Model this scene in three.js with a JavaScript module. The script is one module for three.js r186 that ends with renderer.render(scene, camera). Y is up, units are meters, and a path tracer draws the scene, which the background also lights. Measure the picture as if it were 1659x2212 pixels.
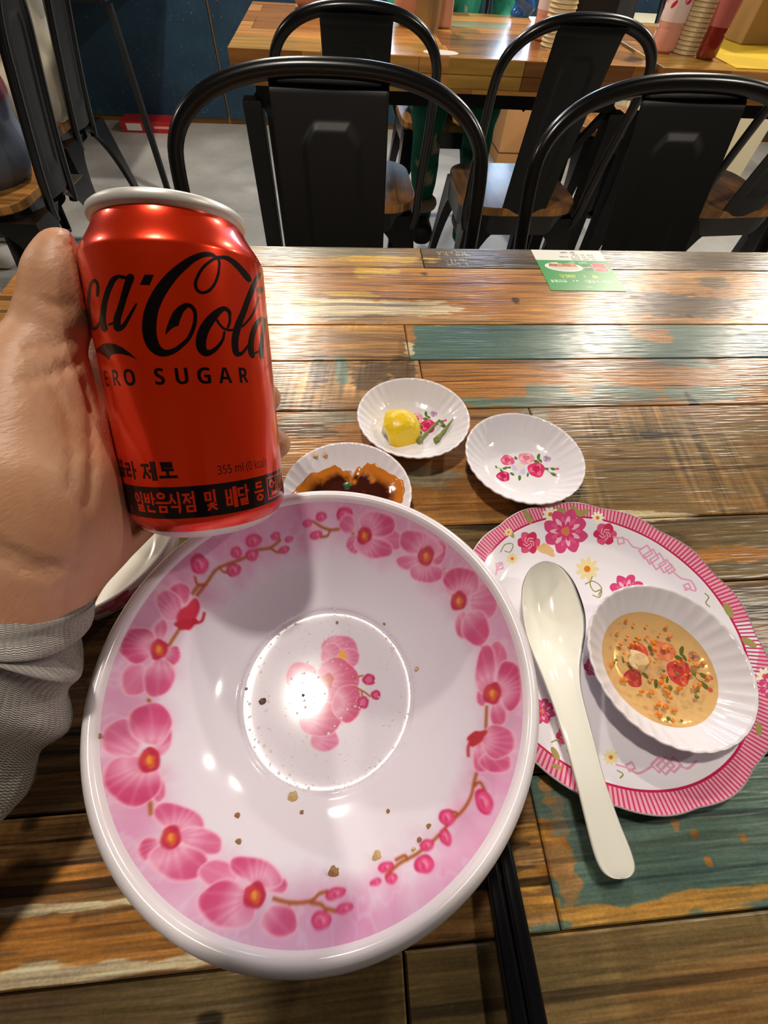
import * as THREE from 'three';
import { mergeGeometries, mergeVertices, toCreasedNormals } from 'three/addons/utils/BufferGeometryUtils.js';
import { RoundedBoxGeometry } from 'three/addons/geometries/RoundedBoxGeometry.js';
import { MarchingCubes } from 'three/addons/objects/MarchingCubes.js';
import { RectAreaLightUniformsLib } from 'three/addons/lights/RectAreaLightUniformsLib.js';

// ---------- camera, lights, exposure ----------
const V = (x, y, z) => new THREE.Vector3(x, y, z);
const D2R = Math.PI / 180, FPX = 930, PCX = 829.5, PCY = 1106;
const scene = new THREE.Scene();
scene.background = new THREE.Color(0x000000);
const camera = new THREE.PerspectiveCamera(2 * Math.atan(1106 / FPX) / D2R, 1659 / 2212, 0.02, 30);
camera.position.set(0, 1, 0);
camera.rotation.set(-56.239 * D2R, -7.854 * D2R, 4.582 * D2R, 'YXZ');
camera.updateMatrixWorld(true);
const renderer = new THREE.WebGLRenderer({ antialias: true });
renderer.toneMapping = THREE.LinearToneMapping;
renderer.toneMappingExposure = 0.62;
renderer.shadowMap.enabled = true;
RectAreaLightUniformsLib.init();
const LAMP_COLOR = new THREE.Color().setRGB(1, 0.885, 0.75);
// pendant bulbs in a grid over the tables: x, y, z, intensity (candela)
const LAMPS = [[-0.17, 1.96, -0.28, 3.2], [-0.32, 1.96, -2.2, 8.5], [1.5, 1.96, -2.2, 8], [1.5, 1.96, -0.3, 2.2], [-2.0, 1.96, -1.3, 2.4], [2.75, 1.96, -2.45, 9]];

// ---------- helpers ----------
function ray(px, py) { return V(px - PCX, -(py - PCY), -FPX).normalize().applyQuaternion(camera.quaternion); }
function tp(px, py, y = 0.75) { const d = ray(px, py); const t = (y - 1) / d.y; return V(d.x * t, y, d.z * t); }   // a pixel's point on the level plane at height y
function at(px, py, dist) { return ray(px, py).multiplyScalar(dist).add(V(0, 1, 0)); }
function onZ(px, py, z) { const d = ray(px, py); const t = z / d.z; return V(d.x * t, 1 + d.y * t, z); }
let seedState = 1;
function srand(s) { seedState = s >>> 0; }
function rnd(a = 0, b = 1) { seedState = (seedState + 0x6d2b79f5) | 0; let t = Math.imul(seedState ^ (seedState >>> 15), 1 | seedState); t = (t + Math.imul(t ^ (t >>> 7), 61 | t)) ^ t; return a + (b - a) * (((t ^ (t >>> 14)) >>> 0) / 4294967296); }
const lerp = (a, b, t) => a + (b - a) * t, clamp = (x, a = 0, b = 1) => Math.min(b, Math.max(a, x));
const smooth = (a, b, x) => { const t = clamp((x - a) / (b - a)); return t * t * (3 - 2 * t); };
function hash2(i, j, s) { let h = Math.imul(i, 374761393) + Math.imul(j, 668265263) + Math.imul(s, 2147483647 - 57); h = Math.imul(h ^ (h >>> 13), 1274126177); return ((h ^ (h >>> 16)) >>> 0) / 4294967296; }
function noise(x, y, s = 0) { const i = Math.floor(x), j = Math.floor(y); let u = x - i, v = y - j; u = u * u * (3 - 2 * u); v = v * v * (3 - 2 * v);
  const a = hash2(i, j, s), b = hash2(i + 1, j, s), c = hash2(i, j + 1, s), d = hash2(i + 1, j + 1, s); return a + (b - a) * u + (c - a) * v + (a - b - c + d) * u * v; }
function fbm(x, y, s = 0, o = 4) { let r = 0, w = 0.5, t = 0; for (let k = 0; k < o; k++) { r += w * noise(x, y, s + k * 17); t += w; x *= 2.03; y *= 2.03; w *= 0.5; } return r / t; }
function noise3(x, y, z, s = 0) { const k = Math.floor(z), w = z - k; return lerp(noise(x, y, s + k * 131), noise(x, y, s + (k + 1) * 131), w * w * (3 - 2 * w)); }
const used = {};
function numbered(n) { used[n] = (used[n] ?? -1) + 1; return used[n] ? n + '_' + String(used[n]).padStart(3, '0') : n; }
function flags(o) { o.traverse((m) => { if (m.isMesh) { m.castShadow = true; m.receiveShadow = true; } }); return o; }
function part(name, geo, mat, parent, label) { const m = new THREE.Mesh(geo, mat); m.name = name; m.castShadow = m.receiveShadow = true; if (label) m.userData.label = label; parent.add(m); return m; }
function thing(name, label, category, pos = [0, 0, 0], turn = 0, group) { const g = new THREE.Group(); g.name = numbered(name); g.position.set(...pos); g.rotation.y = turn; g.userData = { label, category }; if (group) g.userData.group = group; scene.add(g); return g; }
function single(name, geo, mat, label, category, group) { const m = new THREE.Mesh(geo, mat); m.name = numbered(name); m.castShadow = m.receiveShadow = true; m.userData = { label, category }; if (group) m.userData.group = group; scene.add(m); return m; }
function struct(name, geo, mat) { const m = new THREE.Mesh(geo, mat); m.name = name; m.castShadow = m.receiveShadow = true; m.userData = { kind: 'structure' }; scene.add(m); return m; }
function copyOf(o, pos, turn, label, group) { const c = o.clone(); c.userData = { ...o.userData, label }; if (group) c.userData.group = group; c.name = numbered(o.name.replace(/_\d+$/, '')); c.position.set(...pos); c.rotation.set(0, turn, 0); scene.add(c); return c; }
const rgb = (r, g, b) => new THREE.Color().setRGB(r / 255, g / 255, b / 255, THREE.SRGBColorSpace);
function std(color, roughness = 0.6, extra = {}) { return new THREE.MeshStandardMaterial({ color, roughness, ...extra }); }
function phys(color, roughness, extra = {}) { return new THREE.MeshPhysicalMaterial({ color, roughness, ...extra }); }
function canvas(w, h, draw) { const c = document.createElement('canvas'); c.width = w; c.height = h; const g = c.getContext('2d'); draw(g, w, h); const t = new THREE.CanvasTexture(c); t.colorSpace = THREE.SRGBColorSpace; t.anisotropy = 8; return t; }
function dataTex(w, h, fn, srgb = true) { const a = new Uint8Array(w * h * 4); const o = [0, 0, 0]; for (let y = 0, i = 0; y < h; y++) for (let x = 0; x < w; x++, i += 4) { fn(x, y, o); a[i] = o[0] < 0 ? 0 : o[0] > 255 ? 255 : o[0]; a[i + 1] = o[1] < 0 ? 0 : o[1] > 255 ? 255 : o[1]; a[i + 2] = o[2] < 0 ? 0 : o[2] > 255 ? 255 : o[2]; a[i + 3] = 255; }
  const t = new THREE.DataTexture(a, w, h); t.magFilter = THREE.LinearFilter; t.minFilter = THREE.LinearMipmapLinearFilter; t.generateMipmaps = true; t.wrapS = t.wrapT = THREE.RepeatWrapping; if (srgb) t.colorSpace = THREE.SRGBColorSpace; t.needsUpdate = true; return t; }
function box(w, h, d, x = 0, y = 0, z = 0, r = 0) { const g = r ? new RoundedBoxGeometry(w, h, d, 2, r) : new THREE.BoxGeometry(w, h, d); g.translate(x, y, z); return g; }
function tube(pts, r, seg = 40, rad = 10, closed = false) { return new THREE.TubeGeometry(new THREE.CatmullRomCurve3(pts, closed, 'centripetal'), seg, r, rad, closed); }
function lathe(pts, seg = 64) { return new THREE.LatheGeometry(pts.map((p) => new THREE.Vector2(p[0], p[1])), seg); }
function planarUV(g, R, cx = 0, cz = 0) { const p = g.attributes.position, u = new Float32Array(p.count * 2); for (let i = 0; i < p.count; i++) { u[2 * i] = (p.getX(i) - cx) / (2 * R) + 0.5; u[2 * i + 1] = 0.5 - (p.getZ(i) - cz) / (2 * R); } g.setAttribute('uv', new THREE.BufferAttribute(u, 2)); return g; }
function boxUV(g, s = 1) { g = g.index ? g.toNonIndexed() : g; g.computeVertexNormals(); const p = g.attributes.position, n = g.attributes.normal, u = new Float32Array(p.count * 2);
  for (let i = 0; i < p.count; i++) { const ax = Math.abs(n.getX(i)), ay = Math.abs(n.getY(i)), az = Math.abs(n.getZ(i)); const [a, b] = ay >= ax && ay >= az ? [p.getX(i), p.getZ(i)] : ax >= az ? [p.getZ(i), p.getY(i)] : [p.getX(i), p.getY(i)]; u[2 * i] = a * s; u[2 * i + 1] = b * s; } g.setAttribute('uv', new THREE.BufferAttribute(u, 2)); return g; }
// closed loft: rings of equal point count -> indexed geometry; caps fan both ends
function loft(rings, { closedRing = true, cap = true, uv = null } = {}) { const n = rings[0].length, P = [], I = [], U = []; rings.forEach((r, i) => r.forEach((p, j) => { P.push(p.x, p.y, p.z); U.push(uv ? uv(i, j)[0] : j / n, uv ? uv(i, j)[1] : i / (rings.length - 1)); }));
  const m = closedRing ? n : n - 1; for (let i = 0; i < rings.length - 1; i++) for (let j = 0; j < m; j++) { const a = i * n + j, b = i * n + (j + 1) % n, c = a + n, d = b + n; I.push(a, b, d, a, d, c); }
  if (cap) for (const e of [0, rings.length - 1]) { const c = rings[e].reduce((s, p) => s.add(p), V(0, 0, 0)).multiplyScalar(1 / n); const ci = P.length / 3; P.push(c.x, c.y, c.z); U.push(0.5, e ? 1 : 0); for (let j = 0; j < n; j++) { const a = e * n + j, b = e * n + (j + 1) % n; e ? I.push(ci, a, b) : I.push(ci, b, a); } }
  const g = new THREE.BufferGeometry(); g.setAttribute('position', new THREE.Float32BufferAttribute(P, 3)); g.setAttribute('uv', new THREE.Float32BufferAttribute(U, 2)); g.setIndex(I); g.computeVertexNormals(); return g; }
// signed distance bodies
function capsule(p, a, b, ra, rb) { const abx = b.x - a.x, aby = b.y - a.y, abz = b.z - a.z; const t = clamp(((p.x - a.x) * abx + (p.y - a.y) * aby + (p.z - a.z) * abz) / (abx * abx + aby * aby + abz * abz + 1e-12)); return Math.hypot(p.x - a.x - abx * t, p.y - a.y - aby * t, p.z - a.z - abz * t) - lerp(ra, rb, t); }
const smin = (a, b, k) => { const h = Math.max(k - Math.abs(a - b), 0) / k; return Math.min(a, b) - h * h * k * 0.25; };
function sdfMesh(fn, lo, hi, cell, colorFn) { const size = hi.clone().sub(lo), n = Math.ceil(Math.max(size.x, size.y, size.z) / cell) + 3; const half = n / 2; const mc = new MarchingCubes(n, new THREE.MeshBasicMaterial(), false, false, 400000); const h = cell; const mid = lo.clone().add(hi).multiplyScalar(0.5), p = V(0, 0, 0);
  for (let k = 0; k < n; k++) for (let j = 0; j < n; j++) for (let i = 0; i < n; i++) { p.set(mid.x + (i - half) * h, mid.y + (j - half) * h, mid.z + (k - half) * h); mc.field[i + j * n + k * n * n] = (p.x < lo.x - h || p.x > hi.x + h || p.y < lo.y - h || p.y > hi.y + h || p.z < lo.z - h || p.z > hi.z + h) ? -1 : -fn(p); }
  mc.isolation = 0; mc.update(); const c = mc.count; let g = new THREE.BufferGeometry(); const P = new Float32Array(c * 3); for (let i = 0; i < c; i++) { P[3 * i] = mid.x + mc.positionArray[3 * i] * half * h; P[3 * i + 1] = mid.y + mc.positionArray[3 * i + 1] * half * h; P[3 * i + 2] = mid.z + mc.positionArray[3 * i + 2] * half * h; }
  g.setAttribute('position', new THREE.BufferAttribute(P, 3)); g = mergeVertices(g, 1e-5); g.computeVertexNormals();
  const q = g.attributes.position, U = new Float32Array(q.count * 2), C = colorFn ? new Float32Array(q.count * 3) : null, col = new THREE.Color();
  for (let i = 0; i < q.count; i++) { p.fromBufferAttribute(q, i); U[2 * i] = p.x * 0.7 + p.z; U[2 * i + 1] = p.y + p.z * 0.6; if (C) { colorFn(p, col); C[3 * i] = col.r; C[3 * i + 1] = col.g; C[3 * i + 2] = col.b; } }
  g.setAttribute('uv', new THREE.BufferAttribute(U, 2)); if (C) g.setAttribute('color', new THREE.BufferAttribute(C, 3)); return g; }

// ---------- room ----------
const floorTex = dataTex(1024, 1024, (x, y, o) => { const a = fbm(x / 90, y / 90, 3, 5), b = fbm(x / 300, y / 220, 9, 4), c = noise(x / 3, y / 3, 5); const v = 188 + (a - 0.5) * 55 + (b - 0.5) * 60 + (c - 0.5) * 10; o[0] = v; o[1] = v * 0.985; o[2] = v * 0.95; });
floorTex.repeat.set(0.4, 0.4);
const matFloor = std(0xffffff, 0.42, { map: floorTex });
struct('floor', boxUV(box(7.4, 0.1, 6.4, 0.4, -0.05, -1.0)), matFloor);
struct('ceiling', box(7.4, 0.1, 6.4, 0.4, 2.75, -1.0), std(rgb(52, 50, 48), 0.9));
const matPlaster = std(rgb(96, 88, 80), 0.9);
struct('wall_left', box(0.1, 2.8, 6.4, -3.25, 1.35, -1.0), matPlaster);
struct('wall_right', box(0.1, 2.8, 6.4, 4.05, 1.35, -1.0), matPlaster);
struct('wall_front', box(7.4, 2.8, 0.1, 0.4, 1.35, 2.15), matPlaster);
{ // blue painted board wall behind, boards with open joints over bare battens
  const blueTex = dataTex(1024, 1024, (x, y, o) => { const a = fbm(x / 160, y / 120, 21, 5), b = fbm(x / 14, y / 60, 27, 3); let r = 12 + a * 18, g = 36 + a * 30 + b * 8, bl = 58 + a * 28 + b * 10; const sp = noise(x / 2.6, y / 3.4, 33), cl = noise(x / 70, y / 70, 35); if (sp > 0.93 - cl * 0.02 && hash2(x >> 3, y >> 3, 4) > 0.72) { r = 150; g = 165; bl = 165; } const sc = noise(x / 2.2, y / 40, 44); if (sc > 0.965 && noise(x / 60, y / 200, 45) > 0.6) { r = 110; g = 105; bl = 80; } o[0] = r; o[1] = g; o[2] = bl; });
  blueTex.repeat.set(0.8, 0.8);
  const mb = std(0xffffff, 0.6, { map: blueTex });
  const w = struct('wall_back', box(7.4, 2.8, 0.1, 0.4, 1.35, -3.86), std(rgb(150, 110, 62), 0.8));
  const edges = [-3.3, -2.35, -1.6, -0.71, 0.5, 1.72, 2.94, 4.1];
  for (let i = 0; i < edges.length - 1; i++) { const a = edges[i] + 0.007, b = edges[i + 1] - 0.007; const g = boxUV(box(b - a, 2.66, 0.03, (a + b) / 2, 1.345 + 0.02, -3.795)); part('panel', g, mb, w); }
}
// ---------- the dining table with its plank top ----------
const TX0 = -0.338, TX1 = 0.862, TZ0 = -0.541, TZ1 = 0.16, TY = 0.75;
const ROWS = [-0.541, -0.4948, -0.3865, -0.3317, -0.2675, -0.1529, -0.1022, -0.004, 0.0537, TZ1];
const SPLITS = [[0.0922], [-0.29, 0.55], [0.0585, 0.66], [0.067], [0.1537], [-0.12, 0.43], [-0.21, 0.34], [0.084], [0.0154, 0.47]];
const PAL = { orange: [184, 126, 60], amber: [204, 154, 76], brown: [148, 110, 66], dark: [98, 78, 54], olive: [124, 106, 70], cream: [226, 212, 178], yellow: [226, 184, 76], teal: [108, 136, 126], tealdark: [84, 112, 106], grey: [144, 138, 118], tan: [180, 140, 90] };
// style of every plank, row by row: [main colour, second colour, grain contrast, cross-saw marks, fleck]
const STYLE = [
  [['amber', 'olive', 0.8, 0, 0.2], ['olive', 'dark', 0.9, 0, 0.5]],
  [['orange', 'brown', 0.9, 0, 0.2], ['orange', 'amber', 1.0, 0, 0.15], ['orange', 'brown', 1, 0, 0.2]],
  [['brown', 'amber', 0.9, 0.25, 0.2], ['teal', 'tealdark', 0.5, 0, 0.15], ['teal', 'grey', 0.6, 0, 0.2]],
  [['tan', 'brown', 0.6, 1, 0.3], ['orange', 'brown', 1.0, 0, 0.3]],
  [['orange', 'brown', 0.9, 0.15, 0.25], ['brown', 'olive', 0.8, 0.8, 0.4]],
  [['brown', 'dark', 1, 0, 0.2], ['olive', 'dark', 1.0, 0.1, 0.4], ['orange', 'brown', 1.0, 0, 0.3]],
  [['dark', 'brown', 1, 0, 0.2], ['dark', 'brown', 1.0, 0, 0.3], ['orange', 'dark', 1.1, 0.2, 0.4]],
  [['brown', 'dark', 1.4, 0.2, 0.4], ['teal', 'tealdark', 0.7, 0, 0.3]],
  [['olive', 'dark', 1.0, 0.2, 0.4], ['olive', 'brown', 0.9, 0.8, 0.5], ['brown', 'olive', 0.9, 0.6, 0.5]],
];
// worn paint and stains, traced on the photograph: centre pixel, half sizes (m), colour, edge roughness
const PATCH = [[620, 668, 0.08, 0.022, 'cream', 0.5], [720, 668, 0.06, 0.018, 'cream', 0.6], [850, 672, 0.07, 0.02, 'cream', 0.6], [905, 690, 0.09, 0.008, 'tan', 0.6], [800, 588, 0.02, 0.012, 'yellow', 0.4], [850, 588, 0.008, 0.006, 'yellow', 0.4], [765, 635, 0.03, 0.006, 'yellow', 0.5], [585, 630, 0.03, 0.016, 'yellow', 0.5], [600, 655, 0.05, 0.006, 'yellow', 0.6],
  [700, 548, 0.10, 0.010, 'grey', 0.5], [640, 535, 0.12, 0.008, 'grey', 0.6], [830, 560, 0.06, 0.008, 'yellow', 0.6],
  [1380, 640, 0.04, 0.010, 'dark', 0.6], [1470, 660, 0.075, 0.022, 'dark', 0.6], [1540, 610, 0.02, 0.012, 'olive', 0.5], [1560, 565, 0.06, 0.015, 'dark', 0.6], [1150, 560, 0.05, 0.012, 'dark', 0.7], [1330, 550, 0.05, 0.016, 'grey', 0.7],
  [1420, 728, 0.012, 0.010, 'tan', 0.5], [1405, 720, 0.02, 0.012, 'orange', 0.7], [885, 725, 0.006, 0.016, 'orange', 0.7], [884, 752, 0.005, 0.01, 'cream', 0.8],
  [1345, 850, 0.03, 0.012, 'teal', 0.7], [1190, 850, 0.02, 0.014, 'teal', 0.7], [1260, 865, 0.06, 0.008, 'grey', 0.8], [1520, 850, 0.04, 0.01, 'teal', 0.8], [1480, 785, 0.03, 0.006, 'teal', 0.8], [1330, 800, 0.06, 0.02, 'orange', 0.4], [1090, 868, 0.06, 0.005, 'teal', 0.8],
  [690, 800, 0.008, 0.022, 'dark', 0.7], [740, 800, 0.006, 0.022, 'teal', 0.8], [800, 810, 0.02, 0.018, 'dark', 0.7], [870, 800, 0.012, 0.02, 'dark', 0.7], [640, 820, 0.01, 0.02, 'amber', 0.7],
  [1160, 895, 0.012, 0.012, 'grey', 0.6], [700, 900, 0.03, 0.01, 'grey', 0.8], [930, 1030, 0.02, 0.01, 'grey', 0.8], [640, 930, 0.04, 0.008, 'dark', 0.8], [1330, 1112, 0.03, 0.004, 'cream', 0.8], [1420, 1118, 0.03, 0.004, 'cream', 0.8],
  [1500, 1200, 0.08, 0.006, 'orange', 0.7], [1300, 1180, 0.06, 0.01, 'dark', 0.8], [1600, 1300, 0.04, 0.006, 'grey', 0.8],
  [1190, 1830, 0.008, 0.012, 'orange', 0.8], [1230, 1900, 0.006, 0.012, 'tan', 0.8], [1205, 1760, 0.004, 0.01, 'grey', 0.8], [1180, 1700, 0.004, 0.006, 'tan', 0.8], [1500, 1800, 0.002, 0.002, 'orange', 0.5], [1605, 1808, 0.002, 0.002, 'orange', 0.5], [1530, 1860, 0.002, 0.002, 'orange', 0.5], [1460, 1785, 0.002, 0.003, 'tan', 0.5],
  [1340, 1975, 0.06, 0.0035, 'amber', 0.6], [1580, 1935, 0.06, 0.0035, 'amber', 0.6], [1180, 2005, 0.01, 0.002, 'teal', 0.6],
  [100, 2105, 0.06, 0.0035, 'cream', 0.4], [330, 2075, 0.05, 0.003, 'cream', 0.5], [150, 1960, 0.05, 0.002, 'cream', 0.7], [200, 2020, 0.06, 0.008, 'orange', 0.7], [180, 1900, 0.02, 0.006, 'orange', 0.7], [1140, 1900, 0.010, 0.004, 'amber', 0.8], [1150, 1960, 0.012, 0.003, 'amber', 0.8], [1130, 1800, 0.012, 0.003, 'amber', 0.8], [1155, 1850, 0.010, 0.003, 'tan', 0.8], [1160, 1985, 0.01, 0.002, 'tan', 0.8]]
  .map(([px, py, rx, rz, c, e]) => { const p = tp(px, py, TY); return { x: p.x, z: p.z, rx, rz, c: PAL[c], e }; });
const rowOf = (z) => { let i = 0; while (i < ROWS.length - 2 && z > ROWS[i + 1]) i++; return i; };
const TW = 2048, TH = 2048;
const tableTex = (() => {
  const lineCanvas = document.createElement('canvas'); lineCanvas.width = 512; lineCanvas.height = 128; const lc = lineCanvas.getContext('2d');   // scratched handwriting near the far edge
  lc.fillStyle = '#000'; lc.fillRect(0, 0, 512, 128); lc.strokeStyle = '#fff'; lc.lineWidth = 3; lc.lineCap = 'round'; lc.font = '50px sans-serif'; lc.strokeText('your best', 20, 52); lc.font = '58px sans-serif'; lc.strokeText('LUCK', 60, 116);
  const ld = lc.getImageData(0, 0, 512, 128).data; const la = tp(935, 536, TY), lb = tp(1120, 578, TY);
  return dataTex(TW, TH, (x, y, o) => {
    const X = TX0 + (x + 0.5) / TW * (TX1 - TX0), Z = TZ0 + (y + 0.5) / TH * (TZ1 - TZ0); const ri = rowOf(Z); let ci = 0; while (ci < SPLITS[ri].length && X > SPLITS[ri][ci]) ci++;
    const st = STYLE[ri][ci], s = ri * 50 + ci * 7 + 1, A = PAL[st[0]], B = PAL[st[1]];
    const warp = fbm(X * 7, Z * 22, s + 5, 2) * 0.008; const zz = Z + warp;
    const big = fbm(X * 7, zz * 34, s, 4), fine = fbm(X * 30, zz * 950, s + 11, 3), mid = fbm(X * 12, zz * 230, s + 23, 3);
    let m = smooth(0.34, 0.74, big * 0.7 + mid * 0.3); let r = lerp(A[0], B[0], m), g = lerp(A[1], B[1], m), b = lerp(A[2], B[2], m);
    for (const p of PATCH) { const dx = (X - p.x) / p.rx, dz = (Z - p.z) / p.rz; if (dx > 1.9 || dx < -1.9 || dz > 1.9 || dz < -1.9) continue; const d = Math.sqrt(dx * dx * Math.abs(dx) + dz * dz * Math.abs(dz)) + (fbm(X * 60 + p.x * 99, Z * 260, 71, 3) - 0.5) * 2.6 * p.e; const k = 1 - smooth(0.72, 1.08, d); if (k > 0) { r = lerp(r, p.c[0], k * 0.92); g = lerp(g, p.c[1], k * 0.92); b = lerp(b, p.c[2], k * 0.92); } }
    const gr = 1 + (fine - 0.5) * 0.6 * st[2] + (mid - 0.5) * 0.36 * st[2] + (noise(X * 1100, Z * 1900, 7) - 0.5) * 0.16; r *= gr; g *= gr; b *= gr;
    const line = fbm(X * 4, zz * 240, s + 41, 2); if (line > 0.69) { const k = smooth(0.69, 0.76, line) * 0.36 * st[2]; r *= 1 - k; g *= 1 - k; b *= 1 - k * 0.9; }
    if (st[3]) { const sw = fbm(X * 300 + Z * 40, Z * 14, s + 61, 2), pres = smooth(0.45, 0.62, fbm(X * 14, Z * 20, s + 67, 2)); const k = (sw - 0.5) * 0.9 * st[3] * pres; r *= 1 + k; g *= 1 + k; b *= 1 + k; }
    const fl = noise(X * 420, Z * 900, s + 81); if (fl > 0.93) { const k = (fl - 0.93) * 9 * st[4]; r = lerp(r, 210, k); g = lerp(g, 170, k); b = lerp(b, 105, k); }
    const kn = noise(X * 33, Z * 60, s + 91); if (kn > 0.94) { const k = smooth(0.94, 0.98, kn) * 0.55; r *= 1 - k; g *= 1 - k; b *= 1 - k; }
    if (ri === 0 && X > la.x && X < lb.x) { const u = (X - la.x) / (lb.x - la.x) * 511 | 0, v = (Z - la.z) / (lb.z - la.z) * 127 | 0; if (v >= 0 && v < 128) { const k = ld[(v * 512 + u) * 4] / 255 * 0.8 * smooth(0.25, 0.45, noise(X * 300, Z * 300, 3)); r = lerp(r, 215, k); g = lerp(g, 205, k); b = lerp(b, 180, k); } }
    o[0] = r * 0.95; o[1] = g * 0.93; o[2] = b * 0.90;
  });
})();
const tableBump = dataTex(1024, 2048, (x, y, o) => { const X = x / 1024 * 1.2, Z = y / 2048 * 0.7; const a = fbm(X * 55, Z * 900, 301, 2), b = noise(X * 20, Z * 420, 307); const v = 128 + (a - 0.5) * 190 + (b - 0.5) * 60; o[0] = o[1] = o[2] = v; }, false);
for (const t of [tableTex, tableBump]) t.wrapS = t.wrapT = THREE.ClampToEdgeWrapping;
const matTable = phys(0xffffff, 0.285, { map: tableTex, bumpMap: tableBump, bumpScale: 0.0003, specularIntensity: 1 });
const matBlackMetal = phys(rgb(9, 9, 11), 0.28, { metalness: 0.2, clearcoat: 0.5, clearcoatRoughness: 0.18 });
const matBlackMatte = std(rgb(15, 15, 16), 0.6);
{
  const t = thing('dining_table', 'wooden table with worn reclaimed planks holding the pink bowl and dishes', 'table');
  const G = 0.0005, H = 0.012, C = 0.0008;
  for (let i = 0; i < ROWS.length - 1; i++) {
    const xs = [TX0, ...SPLITS[i], TX1];
    for (let j = 0; j < xs.length - 1; j++) {
      const x0 = xs[j] + G, x1 = xs[j + 1] - G, z0 = ROWS[i] + G, z1 = ROWS[i + 1] - G;
      const ring = (y, e) => [V(x0 + e, y, z0 + e), V(x0 + e, y, z1 - e), V(x1 - e, y, z1 - e), V(x1 - e, y, z0 + e)];
      let g = loft([ring(TY - H, 0), ring(TY - C, 0), ring(TY, C)], { cap: true }).toNonIndexed(); g.computeVertexNormals();
      const p = g.attributes.position, u = g.attributes.uv; for (let k = 0; k < p.count; k++) u.setXY(k, (p.getX(k) - TX0) / (TX1 - TX0), (p.getZ(k) - TZ0) / (TZ1 - TZ0));
      part('plank', g, matTable, t);
    }
  }
  part('core_board', box(TX1 - TX0 - 0.002, 0.022, TZ1 - TZ0 - 0.002, (TX0 + TX1) / 2, TY - H - 0.0112, (TZ0 + TZ1) / 2), std(rgb(52, 38, 26), 0.8), t);
  const fr = []; for (const z of [TZ0 + 0.05, TZ1 - 0.05]) fr.push(box(TX1 - TX0 - 0.08, 0.04, 0.03, (TX0 + TX1) / 2, TY - 0.055, z)); for (const x of [TX0 + 0.05, TX1 - 0.05]) fr.push(box(0.03, 0.04, TZ1 - TZ0 - 0.13, x, TY - 0.055, (TZ0 + TZ1) / 2));
  part('frame', mergeGeometries(fr), matBlackMatte, t);
  for (const x of [TX0 + 0.05, TX1 - 0.05]) for (const z of [TZ0 + 0.05, TZ1 - 0.05]) part('leg', box(0.04, 0.675, 0.04, x, 0.3375, z, 0.004), matBlackMatte, t);
}
// ---------- lettering helper: Hangul syllables from strokes ----------
const JAMO = { 'ㄱ': ['0,.1 .9,.1 .8,.95'], 'ㄲ': ['0,.1 .4,.1 .38,.95', '.5,.1 .95,.1 .9,.95'], 'ㄴ': ['.1,.05 .1,.9 .95,.9'], 'ㄷ': ['.95,.1 .1,.1 .1,.9 .95,.9'], 'ㄹ': ['.05,.08 .9,.08 .9,.48 .1,.48 .1,.92 .95,.92'], 'ㅁ': ['.1,.1 .9,.1 .9,.9 .1,.9 .1,.1'], 'ㅂ': ['.1,.05 .1,.92 .9,.92 .9,.05', '.1,.5 .9,.5'], 'ㅅ': ['.5,.05 .45,.5 .05,.95', '.48,.45 .95,.95'], 'ㅇ': ['.5,.05 .85,.2 .95,.5 .85,.8 .5,.95 .15,.8 .05,.5 .15,.2 .5,.05'], 'ㅈ': ['.05,.1 .95,.1', '.5,.1 .45,.5 .05,.95', '.48,.5 .95,.95'], 'ㅊ': ['.35,.0 .65,.0', '.05,.25 .95,.25', '.5,.25 .05,.95', '.5,.5 .95,.95'], 'ㅋ': ['0,.1 .9,.1 .8,.95', '.05,.5 .85,.5'], 'ㅌ': ['.95,.08 .1,.08 .1,.92 .95,.92', '.1,.5 .9,.5'], 'ㅍ': ['.05,.1 .95,.1', '.05,.9 .95,.9', '.3,.1 .3,.9', '.7,.1 .7,.9'], 'ㅎ': ['.3,.02 .7,.02', '.05,.25 .95,.25', '.5,.4 .8,.65 .5,.95 .2,.65 .5,.4'] };
const CHO = 'ㄱㄲㄴㄷㄸㄹㅁㅂㅃㅅㅆㅇㅈㅉㅊㅋㅌㅍㅎ', JONG = ' ㄱㄲㄳㄴㄵㄶㄷㄹㄺㄻㄼㄽㄾㄿㅀㅁㅂㅄㅅㅆㅇㅈㅊㅋㅌㅍㅎ';
const VOW = ['V0', 'V1', 'V2', 'V3', 'V4', 'V5', 'V6', 'V7', 'H8', '', '', '', 'H12', 'H13', '', '', '', 'H17', 'H18', '', 'V20'];
function strokes(g, list, x, y, w, h) { for (const s of list) { g.beginPath(); s.split(' ').forEach((q, i) => { const [a, b] = q.split(',').map(Number); i ? g.lineTo(x + a * w, y + b * h) : g.moveTo(x + a * w, y + b * h); }); g.stroke(); } }
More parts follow.
